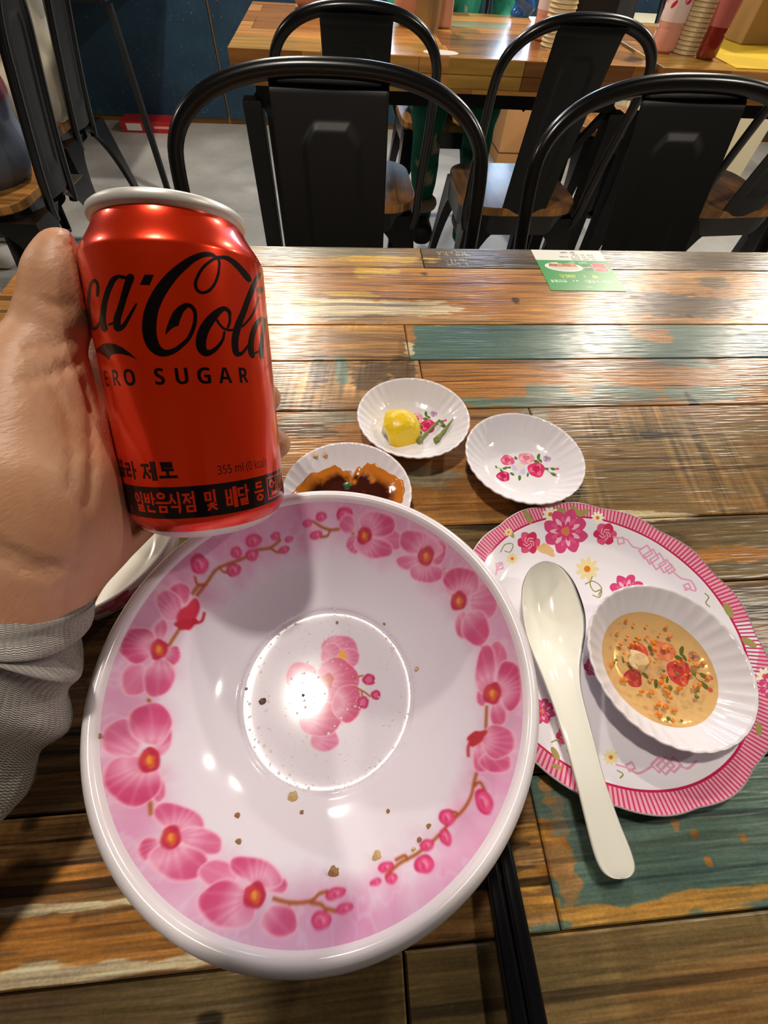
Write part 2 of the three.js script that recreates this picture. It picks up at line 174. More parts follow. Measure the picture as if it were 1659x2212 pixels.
function hangul(g, ch, x, y, w, h, lw) { const c = ch.charCodeAt(0) - 0xac00, cho = CHO[Math.floor(c / 588)], v = Math.floor(c % 588 / 28), jo = JONG[c % 28]; g.lineWidth = lw; g.lineCap = 'square'; g.lineJoin = 'miter'; const f = jo === ' ' ? 1 : 0.58; const V0 = VOW[v] || 'V20';
  if (V0[0] === 'V') { strokes(g, JAMO[cho] || JAMO['ㄱ'], x, y + 0.06 * h, w * 0.5, h * (f - 0.12)); const two = v === 1 || v === 5; const xv = x + w * (two ? 0.95 : 0.82); strokes(g, ['0,0 0,1'], xv, y, 1, h * f); if (two) strokes(g, ['0,0 0,1'], x + w * 0.75, y, 1, h * f); if (v === 0) strokes(g, ['0,.5 1,.5'], xv, y, w * 0.18, h * f); if (v === 1) strokes(g, ['0,.5 1,.5'], x + w * 0.75, y, w * 0.2, h * f); if (v === 4 || v === 5) strokes(g, ['0,.5 1,.5'], x + w * 0.58, y, w * (two ? 0.17 : 0.24), h * f); }
  else { const q = f * 0.52; strokes(g, JAMO[cho] || JAMO['ㄱ'], x + 0.15 * w, y, w * 0.7, h * q * 0.9); const yb = y + h * (v === 13 || v === 17 ? q + 0.1 * f : f * 0.86); strokes(g, ['0,0 1,0'], x, yb, w, 1); if (v === 8) strokes(g, ['0,0 0,1'], x + w / 2, y + h * q, 1, yb - y - h * q); if (v === 12) strokes(g, ['0,0 0,1', '.3,0 .3,1'], x + w * 0.38, y + h * q, w, yb - y - h * q); if (v === 13) strokes(g, ['0,0 0,1'], x + w / 2, yb, 1, h * f * 0.3); }
  if (jo !== ' ') strokes(g, JAMO[jo] || JAMO['ㄱ'], x + 0.15 * w, y + h * 0.68, w * 0.75, h * 0.32); }

// ---------- the red can ----------
const CAN_TOP = V(-0.06582, 0.92133, -0.19133), CAN_A = V(-0.0155, 0.7639, -0.6454).normalize(), CAN_H = 0.122, CAN_R = 0.0331;
const CAN_BASE = CAN_TOP.clone().addScaledVector(CAN_A, -CAN_H);
const CAN_MID = CAN_TOP.clone().addScaledVector(CAN_A, -0.061);
const CAN_T = V(0, 1, 0).sub(CAN_MID).addScaledVector(CAN_A, -V(0, 1, 0).sub(CAN_MID).dot(CAN_A)).normalize();
const CAN_X = CAN_A.clone().cross(CAN_T).normalize();
const CAN_Q = new THREE.Quaternion().setFromRotationMatrix(new THREE.Matrix4().makeBasis(CAN_X, CAN_A, CAN_T));
const canPoint = (deg, rho, y) => CAN_BASE.clone().addScaledVector(CAN_A, y).addScaledVector(CAN_T, Math.cos(deg * D2R) * rho).addScaledVector(CAN_X, Math.sin(deg * D2R) * rho);
const CW = 2048, CH = 1200;
function canHit(px, py) { const d = ray(px, py), o = V(0, 1, 0).sub(CAN_BASE); const dy = d.dot(CAN_A), oy = o.dot(CAN_A); const dx = d.dot(CAN_X), ox = o.dot(CAN_X), dz = d.dot(CAN_T), oz = o.dot(CAN_T); const a = dx * dx + dz * dz, b = ox * dx + oz * dz, c = ox * ox + oz * oz - CAN_R * CAN_R; let q = b * b - a * c; if (q < 0) q = 0; const t = (-b - Math.sqrt(q)) / a; const phi = Math.atan2(ox + dx * t, oz + dz * t), y = oy + dy * t; return [(phi / (2 * Math.PI) + 0.5) * CW, (1 - y / CAN_H) * CH]; }
const canTex = canvas(CW, CH, (g, w, h) => {
  g.fillStyle = 'rgb(236,52,6)'; g.fillRect(0, 0, w, h); const INK = 'rgb(26,16,18)'; g.fillStyle = INK; g.strokeStyle = INK;
  const poly = (pts) => { g.beginPath(); pts.forEach(([x, y], i) => { const [a, b] = canHit(x, y); i ? g.lineTo(a, b) : g.moveTo(a, b); }); g.closePath(); g.fill(); };
  const disc = (x, y, r) => poly(Array.from({ length: 14 }, (_, i) => [x + Math.cos(i / 14 * 6.2832) * r, y + Math.sin(i / 14 * 6.2832) * r]));
  const brush = (pts, ox) => { const c = new THREE.CatmullRomCurve3(pts.map(([x, y, q]) => V(ox + x / 7.54, 520 + y / 7.54, q / 7.54)), false, 'centripetal'); const P = c.getPoints(pts.length * 8), L = [], R = []; P.forEach((p, i) => { const a = P[Math.max(0, i - 1)], b = P[Math.min(P.length - 1, i + 1)]; const tx = b.x - a.x, ty = b.y - a.y, l = Math.hypot(tx, ty) || 1; const nx = -ty / l * p.z / 2, ny = tx / l * p.z / 2; L.push([p.x + nx, p.y + ny]); R.push([p.x - nx, p.y - ny]); }); poly([...L, ...R.reverse()]); for (const p of [P[0], P[P.length - 1]]) disc(p.x, p.y, p.z * 0.46); };
  const A = 180, B = 380;
  brush([[2160, 262, 34], [2100, 232, 66], [2010, 222, 84], [1900, 245, 98], [1780, 300, 118], [1640, 400, 146], [1490, 530, 172], [1340, 700, 200], [1210, 900, 215], [1115, 1120, 226], [1075, 1350, 236], [1085, 1550, 226], [1145, 1710, 196], [1240, 1805, 150], [1350, 1830, 108], [1490, 1785, 86], [1600, 1705, 74], [1700, 1610, 68], [1790, 1430, 66], [1825, 1260, 62], [1805, 1130, 62], [1740, 1060, 68], [1650, 1050, 78]], A);
  poly([[1650, 1020], [1560, 1060], [1460, 1160], [1400, 1290], [1345, 1450], [1335, 1535], [1400, 1470], [1470, 1410], [1550, 1385], [1570, 1310], [1600, 1230], [1640, 1150], [1700, 1090]].map(([x, y]) => [A + x / 7.54, 520 + y / 7.54]));
  brush([[660, 262, 44], [705, 340, 44], [702, 450, 42], [680, 580, 46], [620, 720, 48], [525, 820, 52], [420, 846, 48], [345, 800, 50], [318, 700, 52], [360, 570, 52], [440, 440, 52], [540, 350, 52], [640, 288, 56], [760, 272, 62], [850, 292, 76], [960, 370, 94], [1060, 470, 100], [1150, 580, 104], [1195, 635, 92]], B);
  brush([[880, 1240, 46], [868, 1160, 62], [790, 1105, 74], [700, 1150, 108], [570, 1280, 152], [460, 1450, 172], [410, 1620, 172], [420, 1750, 156], [490, 1830, 112], [590, 1805, 80], [690, 1720, 60], [765, 1610, 46], [790, 1490, 42]], B);
  brush([[880, 1230, 44], [876, 1330, 42], [845, 1415, 40]], B); brush([[665, 1290, 40], [710, 1360, 40], [780, 1430, 40], [870, 1456, 40], [950, 1450, 40]], B);
  brush([[1370, 535, 48], [1300, 650, 76], [1225, 830, 92], [1155, 1010, 96], [1095, 1180, 102], [1025, 1350, 116], [972, 1550, 118], [962, 1700, 112], [995, 1840, 96], [1070, 1835, 58], [1130, 1770, 44], [1190, 1690, 40]], B);
  brush([[1345, 920, 28], [1300, 1080, 34], [1230, 1230, 36], [1140, 1340, 38], [1085, 1395, 42]], B); disc(B + 1372 / 7.54, 520 + 802 / 7.54, 58 / 7.54);
  brush([[1400, 1262, 56], [1330, 1330, 80], [1262, 1480, 90], [1225, 1650, 98], [1225, 1800, 104], [1250, 1880, 80]], B); brush([[1440, 1290, 60], [1420, 1450, 60], [1400, 1650, 70], [1385, 1800, 84], [1395, 1895, 66]], B); brush([[1370, 1270, 50], [1450, 1285, 50]], B); brush([[1280, 1835, 34], [1350, 1800, 34]], B);
  brush([[640, 600, 56], [580, 582, 60], [500, 625, 90], [425, 760, 96], [362, 950, 96], [325, 1150, 100], [315, 1330, 112], [348, 1440, 108]], A); brush([[765, 600, 140], [712, 750, 122], [660, 920, 112], [600, 1120, 112], [550, 1290, 122], [560, 1420, 118], [640, 1400, 80], [740, 1250, 60], [820, 1110, 46], [862, 1030, 30]], A); brush([[420, 1365, 40], [500, 1340, 40]], A); brush([[610, 585, 50], [720, 610, 60]], A);
  brush([[228, 890, 54], [238, 790, 52], [228, 700, 46], [185, 645, 52], [132, 690, 52], [102, 800, 52], [88, 950, 56], [86, 1080, 60], [98, 1250, 62], [150, 1430, 62], [215, 1420, 44], [260, 1340, 44]], A);
  poly([[1000, 550], [1150, 555], [1080, 725], [920, 720]].map(([x, y]) => [A + x / 7.54, 520 + y / 7.54]));
  poly([[196, 1815], [240, 1740], [320, 1680], [420, 1665], [520, 1685], [640, 1740], [760, 1830], [882, 1942], [760, 1880], [620, 1845], [520, 1840], [450, 1870], [415, 1945], [350, 1880], [270, 1828]].map(([x, y]) => [A + x / 7.54, 520 + y / 7.54]));
  // ZERO SUGAR, the small print and the band
  g.textAlign = 'center'; g.textBaseline = 'middle'; const row = (canHit(389, 812)[1] + canHit(483, 812)[1]) / 2, s0 = canHit(344, 812)[0], s1 = canHit(525, 811)[0], step = (s1 - s0) / 4; g.font = 'bold 76px sans-serif';
  [...'SUGAR'].forEach((c, i) => g.fillText(c, s0 + i * step, row)); [...'ZERO'].forEach((c, i) => g.fillText(c, canHit(279, 815)[0] - (3 - i) * step * 0.92, row));
  const ky = canHit(340, 1018)[1]; [['콜', 268], ['라', 283], ['제', 322], ['로', 362]].forEach(([c, x], i) => { const X = i < 2 ? canHit(322, 1018)[0] - (2 - i) * 74 - 22 : canHit(x, 1018)[0]; hangul(g, c, X - 30, ky - 30, 58, 60, 11); });
  g.font = '46px sans-serif'; g.save(); const mx = canHit(530, 1008); g.translate(mx[0], mx[1]); g.scale(0.74, 1); g.fillText('355 ml (0 kcal)', 0, 0); g.restore();
  const b0 = canHit(440, 1048)[1], b1 = canHit(440, 1117)[1]; g.fillRect(0, b0, w, b1 - b0); g.fillStyle = g.strokeStyle = 'rgb(236,52,6)'; const bm = (b0 + b1) / 2;
  const word = (s, x0, x1) => { const a = canHit(x0, 1075)[0], b = canHit(x1, 1075)[0], n = s.length; [...s].forEach((c, i) => hangul(g, c, a + (b - a) * i / n, bm - 38, (b - a) / n * 0.84, 74, 9)); };
  word('일반음식점', 293, 428); word('및', 443, 473); word('배달', 489, 541); word('등', 553, 573); const u0 = canHit(579, 1060)[0]; g.lineWidth = 6; g.strokeRect(u0, bm - 44, 250, 88); [...'업소용'].forEach((c, i) => hangul(g, c, u0 + 14 + i * 78, bm - 34, 62, 66, 8)); const l0 = canHit(293, 1075)[0]; hangul(g, '점', l0 - 130, bm - 38, 58, 74, 9); g.fillRect(l0 - 58, bm + 22, 12, 20);
});
canTex.wrapS = THREE.RepeatWrapping; canTex.offset.x = 0.5;
{
  const t = thing('drink_can', 'red metal drink can with black script lettering held in a hand', 'can'); t.position.copy(CAN_BASE); t.quaternion.copy(CAN_Q);
  const silver = phys(rgb(226, 224, 218), 0.4, { metalness: 0.35 });
  const prof = []; for (let i = 0; i <= 8; i++) { const a = i / 8; prof.push([lerp(0.0303, CAN_R, Math.sin(a * 1.5708)), 0.0045 + a * 0.0065]); } for (let i = 1; i <= 12; i++) prof.push([CAN_R, 0.011 + i * 0.0078]); for (let i = 1; i <= 10; i++) { const a = i / 10; prof.push([lerp(CAN_R, 0.0264, smooth(0, 1, a) * 0.55 + a * 0.45), 0.1046 + a * 0.0130]); }
  const bg = lathe(prof, 128); const p = bg.attributes.position, u = bg.attributes.uv; for (let i = 0; i < p.count; i++) u.setY(i, p.getY(i) / CAN_H);
  part('body', bg, phys(0xffffff, 0.26, { map: canTex, metalness: 0.6, clearcoat: 0.6, clearcoatRoughness: 0.08 }), t);
  part('base', lathe([[0.0001, 0.009], [0.012, 0.0075], [0.02, 0.003], [0.0225, 0.0003], [0.0245, 0.0001], [0.0265, 0.001], [0.0295, 0.0034], [0.0306, 0.005]], 96), silver, t, 'silver rounded bottom');
  part('rim', lathe([[0.0263, 0.1172], [0.0267, 0.1178], [0.0275, 0.1184], [0.0279, 0.1196], [0.0277, 0.1212], [0.0268, 0.122], [0.0258, 0.1214], [0.0252, 0.119], [0.0246, 0.1158], [0.0236, 0.1152], [0.0226, 0.1168], [0.0001, 0.1168]], 96), silver, t, 'silver rolled rim and lid');
  const tab = []; for (let i = 0; i < 24; i++) { const a = i / 24 * 6.2832; tab.push(V(Math.cos(a) * 0.0075, 0.1188, Math.sin(a) * 0.0115 - 0.004)); } part('pull_tab', tube(tab, 0.0012, 48, 6, true), silver, t);
}

// ---------- printed melamine bowl ----------
const BOWL = V(-0.0154, 0.75, -0.0472), BR = 0.0925;
const bowlIn = [[0.0001, 0.0105], [0.02, 0.0103], [0.0425, 0.0102], [0.0444, 0.0108], [0.0456, 0.0124], [0.05, 0.0148], [0.056, 0.0188], [0.064, 0.0262], [0.0715, 0.0362], [0.0775, 0.0465], [0.0822, 0.0558], [0.0852, 0.062]];
const bowlY = (r) => { for (let i = 1; i < bowlIn.length; i++) if (r <= bowlIn[i][0]) { const [a, b] = bowlIn[i - 1], [c, d] = bowlIn[i]; return lerp(b, d, (r - a) / (c - a)); } return 0.064; };
function surfHit(px, py, c, yFn, top) { const d = ray(px, py); let lo = (c.y + top - 1) / d.y, hi = (c.y - 1) / d.y; const f = (t) => 1 + d.y * t - c.y - yFn(Math.hypot(d.x * t - c.x, d.z * t - c.z)); for (let i = 0; i < 40; i++) { const m = (lo + hi) / 2; f(m) > 0 ? lo = m : hi = m; } return [d.x * lo - c.x, d.z * lo - c.z]; }
function printTools(g, S, R, hit, map) {   // draw on a round print with outlines traced in photograph pixels
  const P = (x, y) => { const [a, b] = map(x, y); const [X, Z] = hit(a, b); return [(X / (2 * R) + 0.5) * S, (Z / (2 * R) + 0.5) * S]; };
  const fillPts = (pts, c) => { g.fillStyle = c; g.beginPath(); pts.forEach(([x, y], i) => { const [a, b] = P(x, y); i ? g.lineTo(a, b) : g.moveTo(a, b); }); g.closePath(); g.fill(); };
  const ell = (x, y, rx, ry, rot, c, wob = 0) => { const q = rot * D2R; fillPts(Array.from({ length: 36 }, (_, i) => { const a = i / 36 * 6.2832, k = 1 + wob * Math.sin(a * 3 + x) * 0.5 + wob * Math.sin(a * 5 + y) * 0.3; const u = Math.cos(a) * rx * k, v = Math.sin(a) * ry * k; return [x + u * Math.cos(q) - v * Math.sin(q), y + u * Math.sin(q) + v * Math.cos(q)]; }), c); };
  const line = (pts, c, w) => { g.strokeStyle = c; g.lineWidth = w; g.lineCap = g.lineJoin = 'round'; const cv = new THREE.CatmullRomCurve3(pts.map(([x, y]) => V(x, y, 0)), false, 'centripetal').getPoints(pts.length * 6); g.beginPath(); cv.forEach((p, i) => { const [a, b] = P(p.x, p.y); i ? g.lineTo(a, b) : g.moveTo(a, b); }); g.stroke(); };
  return { P, ell, line, fillPts };
}
const mixc = (a, b, t) => 'rgb(' + [0, 1, 2].map((i) => Math.round(lerp(a[i], b[i], t))).join(',') + ')';
const bowlTex = canvas(2048, 2048, (g, S) => {
  const img = g.createImageData(S, S); for (let y = 0, i = 0; y < S; y++) for (let x = 0; x < S; x++, i += 4) { const X = (x / S - 0.5) * 2 * BR, Z = (y / S - 0.5) * 2 * BR, r = Math.hypot(X, Z); let k = 0; if (r > 0.06) { const n = fbm(X * 90 + 7, Z * 90 + 3, 5, 4); k = smooth(0.0665, 0.083, r + (n - 0.5) * 0.012) * (0.62 + 0.5 * (n - 0.5)); const cell = Math.abs(fbm(X * 130, Z * 130, 15, 3) - 0.5); if (cell < 0.022) k *= 0.72; if (r > 0.0862) k *= 1 - smooth(0.0862, 0.0872, r); } img.data[i] = lerp(234, 222, k); img.data[i + 1] = lerp(233, 138, k); img.data[i + 2] = lerp(245, 186, k); img.data[i + 3] = 255; } g.putImageData(img, 0, 0);
  const { P, ell, line } = printTools(g, S, BR, (a, b) => surfHit(a, b, BOWL, bowlY, 0.064), (x, y) => [160 + x / 1.6265, 1040 + y / 1.6265]);
  const PINK = [205, 62, 116], PALE = [235, 158, 194], EDGE = [250, 205, 222];
  const petal = (x, y, rx, ry, rot = 0, deep = 0.5, hx = x - rx, hy = y) => { rx *= 1.12; ry *= 1.12; const q = rot * D2R, N = 44; const pts = Array.from({ length: N }, (_, i) => { const t = i / N * 6.2832, k = 1 + 0.035 * Math.sin(t * 3 + x) + 0.025 * Math.sin(t * 5 + y), u = Math.cos(t) * rx * k, v = Math.sin(t) * ry * k; return P(x + u * Math.cos(q) - v * Math.sin(q), y + u * Math.sin(q) + v * Math.cos(q)); });
    const path = () => { g.beginPath(); pts.forEach(([c, d], i) => i ? g.lineTo(c, d) : g.moveTo(c, d)); g.closePath(); }; const c0 = P(hx, hy), m = P(x, y), ex = m[0] * 2 - c0[0], ey = m[1] * 2 - c0[1]; const L = Math.hypot(m[0] - c0[0], m[1] - c0[1]), far = Math.max(...pts.map(([c, d]) => Math.hypot(c - c0[0], d - c0[1])));
    const gr = g.createRadialGradient(c0[0], c0[1], Math.max(2, L * 0.25), c0[0], c0[1], far); gr.addColorStop(0, mixc(PALE, PINK, deep * 0.35)); gr.addColorStop(0.25, mixc(EDGE, PALE, 0.75)); gr.addColorStop(0.6, mixc(PALE, PINK, deep * 0.85)); gr.addColorStop(0.85, mixc(PALE, PINK, deep)); gr.addColorStop(1, mixc(PALE, PINK, deep * 0.6)); path(); g.fillStyle = gr; g.fill();
    g.save(); path(); g.clip(); for (let k = 0; k < 9; k++) { const t = Math.atan2(m[1] - c0[1], m[0] - c0[0]) + (k - 4) * 0.13; g.strokeStyle = k % 2 ? 'rgba(196,60,112,0.16)' : 'rgba(250,196,216,0.22)'; g.lineWidth = 7; g.beginPath(); g.moveTo(c0[0] + Math.cos(t) * L * 0.4, c0[1] + Math.sin(t) * L * 0.4); g.quadraticCurveTo(c0[0] + Math.cos(t + 0.05) * far * 0.6, c0[1] + Math.sin(t + 0.05) * far * 0.6, c0[0] + Math.cos(t * 1.0 + 0.02 * (k - 4)) * far * 0.95, c0[1] + Math.sin(t + 0.02 * (k - 4)) * far * 0.95); g.stroke(); } g.restore();
    path(); g.strokeStyle = 'rgba(250,206,222,0.75)'; g.lineWidth = 6; g.stroke(); };
  const heart = (x, y, s) => { ell(x, y, s * 0.9, s * 1.15, 20, 'rgb(192,40,70)', 0.12); ell(x - s * 0.35, y - s * 0.2, s * 0.5, s * 0.7, 0, 'rgb(206,62,70)', 0.15); ell(x + s * 0.1, y + s * 0.15, s * 0.42, s * 0.6, 10, 'rgb(216,96,52)', 0.2); ell(x - s * 0.05, y - s * 0.05, s * 0.24, s * 0.4, 0, 'rgb(240,160,52)', 0.25); };
  const STEM = 'rgb(168,88,34)';
  const stems = [[[415, 395], [440, 365], [460, 362]], [[425, 335], [432, 360], [465, 362]], [[432, 400], [470, 350], [500, 310], [540, 290], [590, 272], [640, 242], [690, 232], [725, 205]], [[510, 300], [525, 318], [545, 315]], [[690, 235], [715, 248], [735, 240]], [[840, 140], [870, 160], [900, 170], [950, 168], [990, 190]], [[865, 195], [890, 190], [900, 172]], [[940, 130], [945, 155], [955, 168]], [[330, 580], [352, 545], [378, 505]], [[262, 765], [265, 790]], [[266, 1120], [270, 1170]], [[1298, 308], [1316, 338]], [[1432, 575], [1438, 602]], [[1450, 790], [1447, 870]], [[1425, 985], [1405, 1060], [1395, 1105], [1370, 1150], [1325, 1195], [1270, 1255], [1205, 1308], [1140, 1345], [1095, 1388]], [[1402, 1075], [1425, 1056], [1443, 1085]], [[700, 1465], [745, 1478], [800, 1480], [840, 1470], [860, 1450], [890, 1440]], [[830, 1480], [870, 1488], [885, 1510]], [[755, 1480], [760, 1515]], [[880, 1500], [920, 1510]], [[1330, 1195], [1345, 1165], [1320, 1160]], [[1170, 1330], [1165, 1315], [1130, 1330]]];
  for (const s of stems) line(s, STEM, 9);
  const buds = [[440, 290, 31, 36], [570, 250, 20, 21], [560, 310, 26, 23], [625, 258, 23, 20], [630, 208, 29, 23], [708, 192, 18, 14], [755, 203, 16, 10], [738, 240, 20, 13], [820, 147, 18, 13], [868, 124, 20, 16], [850, 188, 23, 14], [950, 117, 29, 26], [1440, 1125, 29, 48], [1310, 1180, 28, 30], [1305, 1250, 20, 32], [1240, 1278, 26, 21], [1230, 1345, 36, 33], [1095, 1355, 29, 18], [1115, 1395, 22, 19], [1060, 1408, 22, 12], [918, 1448, 38, 20], [950, 1500, 32, 18], [868, 1542, 36, 33]];
  for (const [x, y, a, b] of buds) { ell(x, y, a, b, -20, 'rgb(206,48,104)', 0.08); ell(x + 2, y + 1, a * 0.8, b * 0.8, -20, 'rgb(226,84,136)', 0.08); ell(x, y, a * 0.42, b * 0.5, -20, 'rgb(236,140,176)', 0.2); ell(x - a * 0.1, y + b * 0.2, a * 0.2, b * 0.5, -20, 'rgb(214,66,120)', 0.2); }
  const flowers = [
    [[1020, 190, 27], [985, 220, 26, 30, 0, 0.4], [960, 150, 26, 30, 0, 0.5], [1100, 200, 50, 36, 20, 0.45], [1065, 150, 58, 40, 12, 0.85], [1052, 232, 62, 32, 12, 0.7]],
    [[1237, 262, 30], [1278, 250, 26, 42, 10, 0.6], [1215, 222, 70, 40, 20, 0.75], [1185, 285, 48, 26, 5, 0.4], [1240, 322, 56, 30, 5, 0.6]],
    [[1352, 420, 30], [1318, 360, 18, 44, -20, 0.6], [1368, 505, 26, 44, 0, 0.6], [1440, 425, 44, 60, 10, 0.45], [1362, 352, 58, 46, 15, 0.9], [1412, 515, 44, 56, -8, 0.85]],
    [[1470, 745, 34], [1432, 755, 16, 32, 0, 0.7], [1488, 625, 34, 56, -5, 0.5], [1490, 815, 26, 44, 0, 0.7], [1446, 660, 32, 78, 5, 0.8], [1530, 715, 40, 80, -4, 0.95]],
    [[1415, 905, 5], [1440, 965, 34, 54, 8, 0.7], [1482, 985, 50, 36, 5, 0.75], [1490, 915, 52, 54, -15, 0.65]],
    [[385, 500, 5], [370, 395, 36, 36, 20, 0.7], [335, 435, 38, 52, -25, 0.35]],
    [[298, 590, 32], [302, 525, 22, 38, 20, 0.5], [345, 612, 26, 32, 20, 0.7], [215, 695, 44, 54, 10, 0.4], [298, 690, 48, 62, 20, 0.75], [222, 575, 60, 56, -30, 0.85]],
    [[265, 980, 40], [312, 905, 28, 50, 10, 0.6], [296, 1080, 22, 44, 0, 0.6], [168, 905, 62, 62, -20, 0.5], [268, 850, 68, 66, 0, 0.85], [205, 1050, 92, 80, 10, 0.98]],
    [[340, 1252, 38], [262, 1290, 32, 40, 30, 0.8], [368, 1188, 84, 46, 22, 0.7], [445, 1262, 72, 40, 18, 0.5], [368, 1338, 96, 56, 10, 0.8]],
    [[635, 1455, 42], [705, 1412, 42, 32, 20, 0.7], [508, 1382, 62, 46, 15, 0.4], [640, 1372, 88, 42, 22, 0.85], [722, 1545, 58, 52, 5, 0.75], [540, 1488, 92, 76, 15, 0.95]]];
  for (const [h, ...ps] of flowers) { for (const p of ps) petal(p[0], p[1], p[2], p[3], p[4], p[5], h[0], h[1]); if (h[2] > 10) heart(...h); }
  ell(402, 470, 32, 58, 30, 'rgb(206,40,72)', 0.25); ell(392, 500, 40, 18, -10, 'rgb(190,34,54)', 0.2); line([[420, 500], [448, 490], [458, 462]], 'rgb(190,40,60)', 10); ell(1415, 900, 36, 22, -35, 'rgb(190,44,54)', 0.3); line([[1395, 905], [1385, 935], [1385, 965]], 'rgb(190,50,60)', 10);
  // bouquet on the bowl floor
  petal(880, 905, 44, 40, 0, 0.15); petal(935, 585, 58, 40, 10, 0.25); petal(905, 610, 34, 36, 0, 0.2); petal(965, 620, 34, 30, 0, 0.3); ell(942, 615, 16, 20, 0, 'rgb(238,176,60)', 0.3); petal(800, 690, 50, 50, 0, 0.3); petal(870, 830, 74, 56, -20, 0.75); petal(925, 700, 66, 72, 0, 0.85); petal(960, 780, 46, 60, 10, 0.8); ell(890, 700, 22, 26, 0, 'rgb(200,60,60)', 0.3);
  line([[985, 690], [1015, 682]], STEM, 8); line([[985, 720], [1020, 740], [1040, 755]], STEM, 8); line([[1010, 735], [1015, 765]], STEM, 8); for (const [x, y, a, b] of [[1036, 696, 23, 20], [1060, 750, 17, 17], [1016, 776, 20, 22]]) { ell(x, y, a, b, 0, 'rgb(206,54,110)', 0.1); ell(x, y, a * 0.55, b * 0.6, 0, 'rgb(228,110,156)', 0.2); }
  g.filter = 'blur(3px)'; g.drawImage(g.canvas, 0, 0); g.filter = 'none';
});
const matBowl = phys(0xffffff, 0.13, { map: bowlTex, specularIntensity: 0.9 }), matMelamine = phys(rgb(238, 232, 238), 0.16, {});
const outerProfile = [[0.0001, 0.004], [0.038, 0.004], [0.0395, 0.0004], [0.043, 0.0002], [0.0445, 0.003], [0.048, 0.0072], [0.056, 0.0125], [0.066, 0.0205], [0.0755, 0.032], [0.083, 0.0435], [0.0888, 0.0525], [0.0915, 0.058], [0.0919, 0.061], [0.0912, 0.0635], [0.0896, 0.0652], [0.0877, 0.0655], [0.0862, 0.0645], [0.0852, 0.062]];
{
  const t = thing('soup_bowl', 'large white bowl printed with pink orchids, food residue inside', 'bowl', [BOWL.x, BOWL.y, BOWL.z]);
  const sm = (pts, n) => new THREE.CatmullRomCurve3(pts.map(([a, b]) => V(a, b, 0)), false, 'centripetal').getPoints(n).map((p) => [Math.max(1e-5, p.x), p.y]);
  part('bowl_interior', planarUV(lathe(sm([...bowlIn].reverse(), 70), 160), BR), matBowl, t, 'white interior with a pink orchid garland');
  part('bowl_exterior', lathe(sm(outerProfile, 90), 160), matMelamine, t, 'plain white outside and rim');
}
// ---------- bowl residue ----------
const bowlFloorAt = (x, z) => BOWL.y + bowlY(Math.hypot(x - BOWL.x, z - BOWL.z));
function crumbGeo(seed, s, flat = 0.5) { srand(seed); const g = new THREE.IcosahedronGeometry(s, 1), p = g.attributes.position, m = new Map(); for (let i = 0; i < p.count; i++) { const k = [p.getX(i), p.getY(i), p.getZ(i)].map((v) => v.toFixed(6)).join(); if (!m.has(k)) m.set(k, rnd(0.7, 1.25)); const f = m.get(k); p.setXYZ(i, p.getX(i) * f, p.getY(i) * f * flat, p.getZ(i) * f); } g.computeVertexNormals(); return g; }
{
  const brown = std(rgb(150, 110, 66), 0.5), pale = phys(rgb(196, 170, 120), 0.35), dark = std(rgb(86, 56, 34), 0.5);
  const list = [[567, 1515, 0.0018, dark, 0], [722, 1885, 0.0024, brown, 1], [632, 1720, 0.0024, pale, 2], [513, 1762, 0.0013, brown, 3], [515, 1818, 0.0012, brown, 4], [815, 1850, 0.0020, pale, 5], [838, 1752, 0.001, brown, 6], [728, 1345, 0.0009, brown, 7], [830, 1348, 0.0009, brown, 8], [900, 1445, 0.0014, pale, 9], [532, 1488, 0.0009, brown, 10], [655, 1502, 0.0009, dark, 11], [926, 1785, 0.0013, brown, 12], [906, 1815, 0.0012, brown, 13], [893, 1835, 0.0011, pale, 14], [213, 1590, 0.001, brown, 15], [652, 1755, 0.001, brown, 16]];
  for (const [px, py, s, m, k] of list) { const [x, z] = surfHit(px, py, BOWL, bowlY, 0.064); const own = ['dark brown wedge-shaped crumb inside the ring on the bowl floor', 'tan crumb above the bottom spray of buds in the orchid bowl', 'pale glossy crumb just outside the ring on the bowl floor', '', '', 'pale crumb beside the long bud branch in the orchid bowl'][k]; const c = single('food_crumb', crumbGeo(100 + k, s * 0.9, 0.4), m, own || 'tiny brown food speck stuck inside the orchid bowl', 'crumb', 'food crumbs inside the orchid bowl'); c.position.set(BOWL.x + x, bowlFloorAt(BOWL.x + x, BOWL.z + z) + s * 0.3, BOWL.z + z); c.rotation.y = k; }
  srand(77); const N = 620, im = new THREE.InstancedMesh(new THREE.SphereGeometry(1, 10, 6, 0, 6.2832, 0, 1.35), phys(rgb(240, 238, 236), 0.03, { clearcoat: 1, clearcoatRoughness: 0.02 }), N); im.name = 'broth_droplets'; im.userData = { kind: 'stuff', label: 'wet broth droplets sparkling on the orchid bowl floor', category: 'droplets' }; const q = new THREE.Object3D();
  for (let i = 0; i < N; i++) { let r = Math.sqrt(rnd()) * 0.046, a = rnd(0, 6.2832); if (rnd() < 0.35) r = 0.0425 + rnd(-0.002, 0.0045); const s = 0.00022 + 0.0006 * Math.pow(rnd(), 3); const x = BOWL.x + Math.cos(a) * r, z = BOWL.z + Math.sin(a) * r; q.position.set(x, bowlFloorAt(x, z) - s * 0.2, z); q.scale.set(s, s * 0.6, s); q.updateMatrix(); im.setMatrixAt(i, q.matrix); }
  im.castShadow = im.receiveShadow = true; scene.add(im);
}
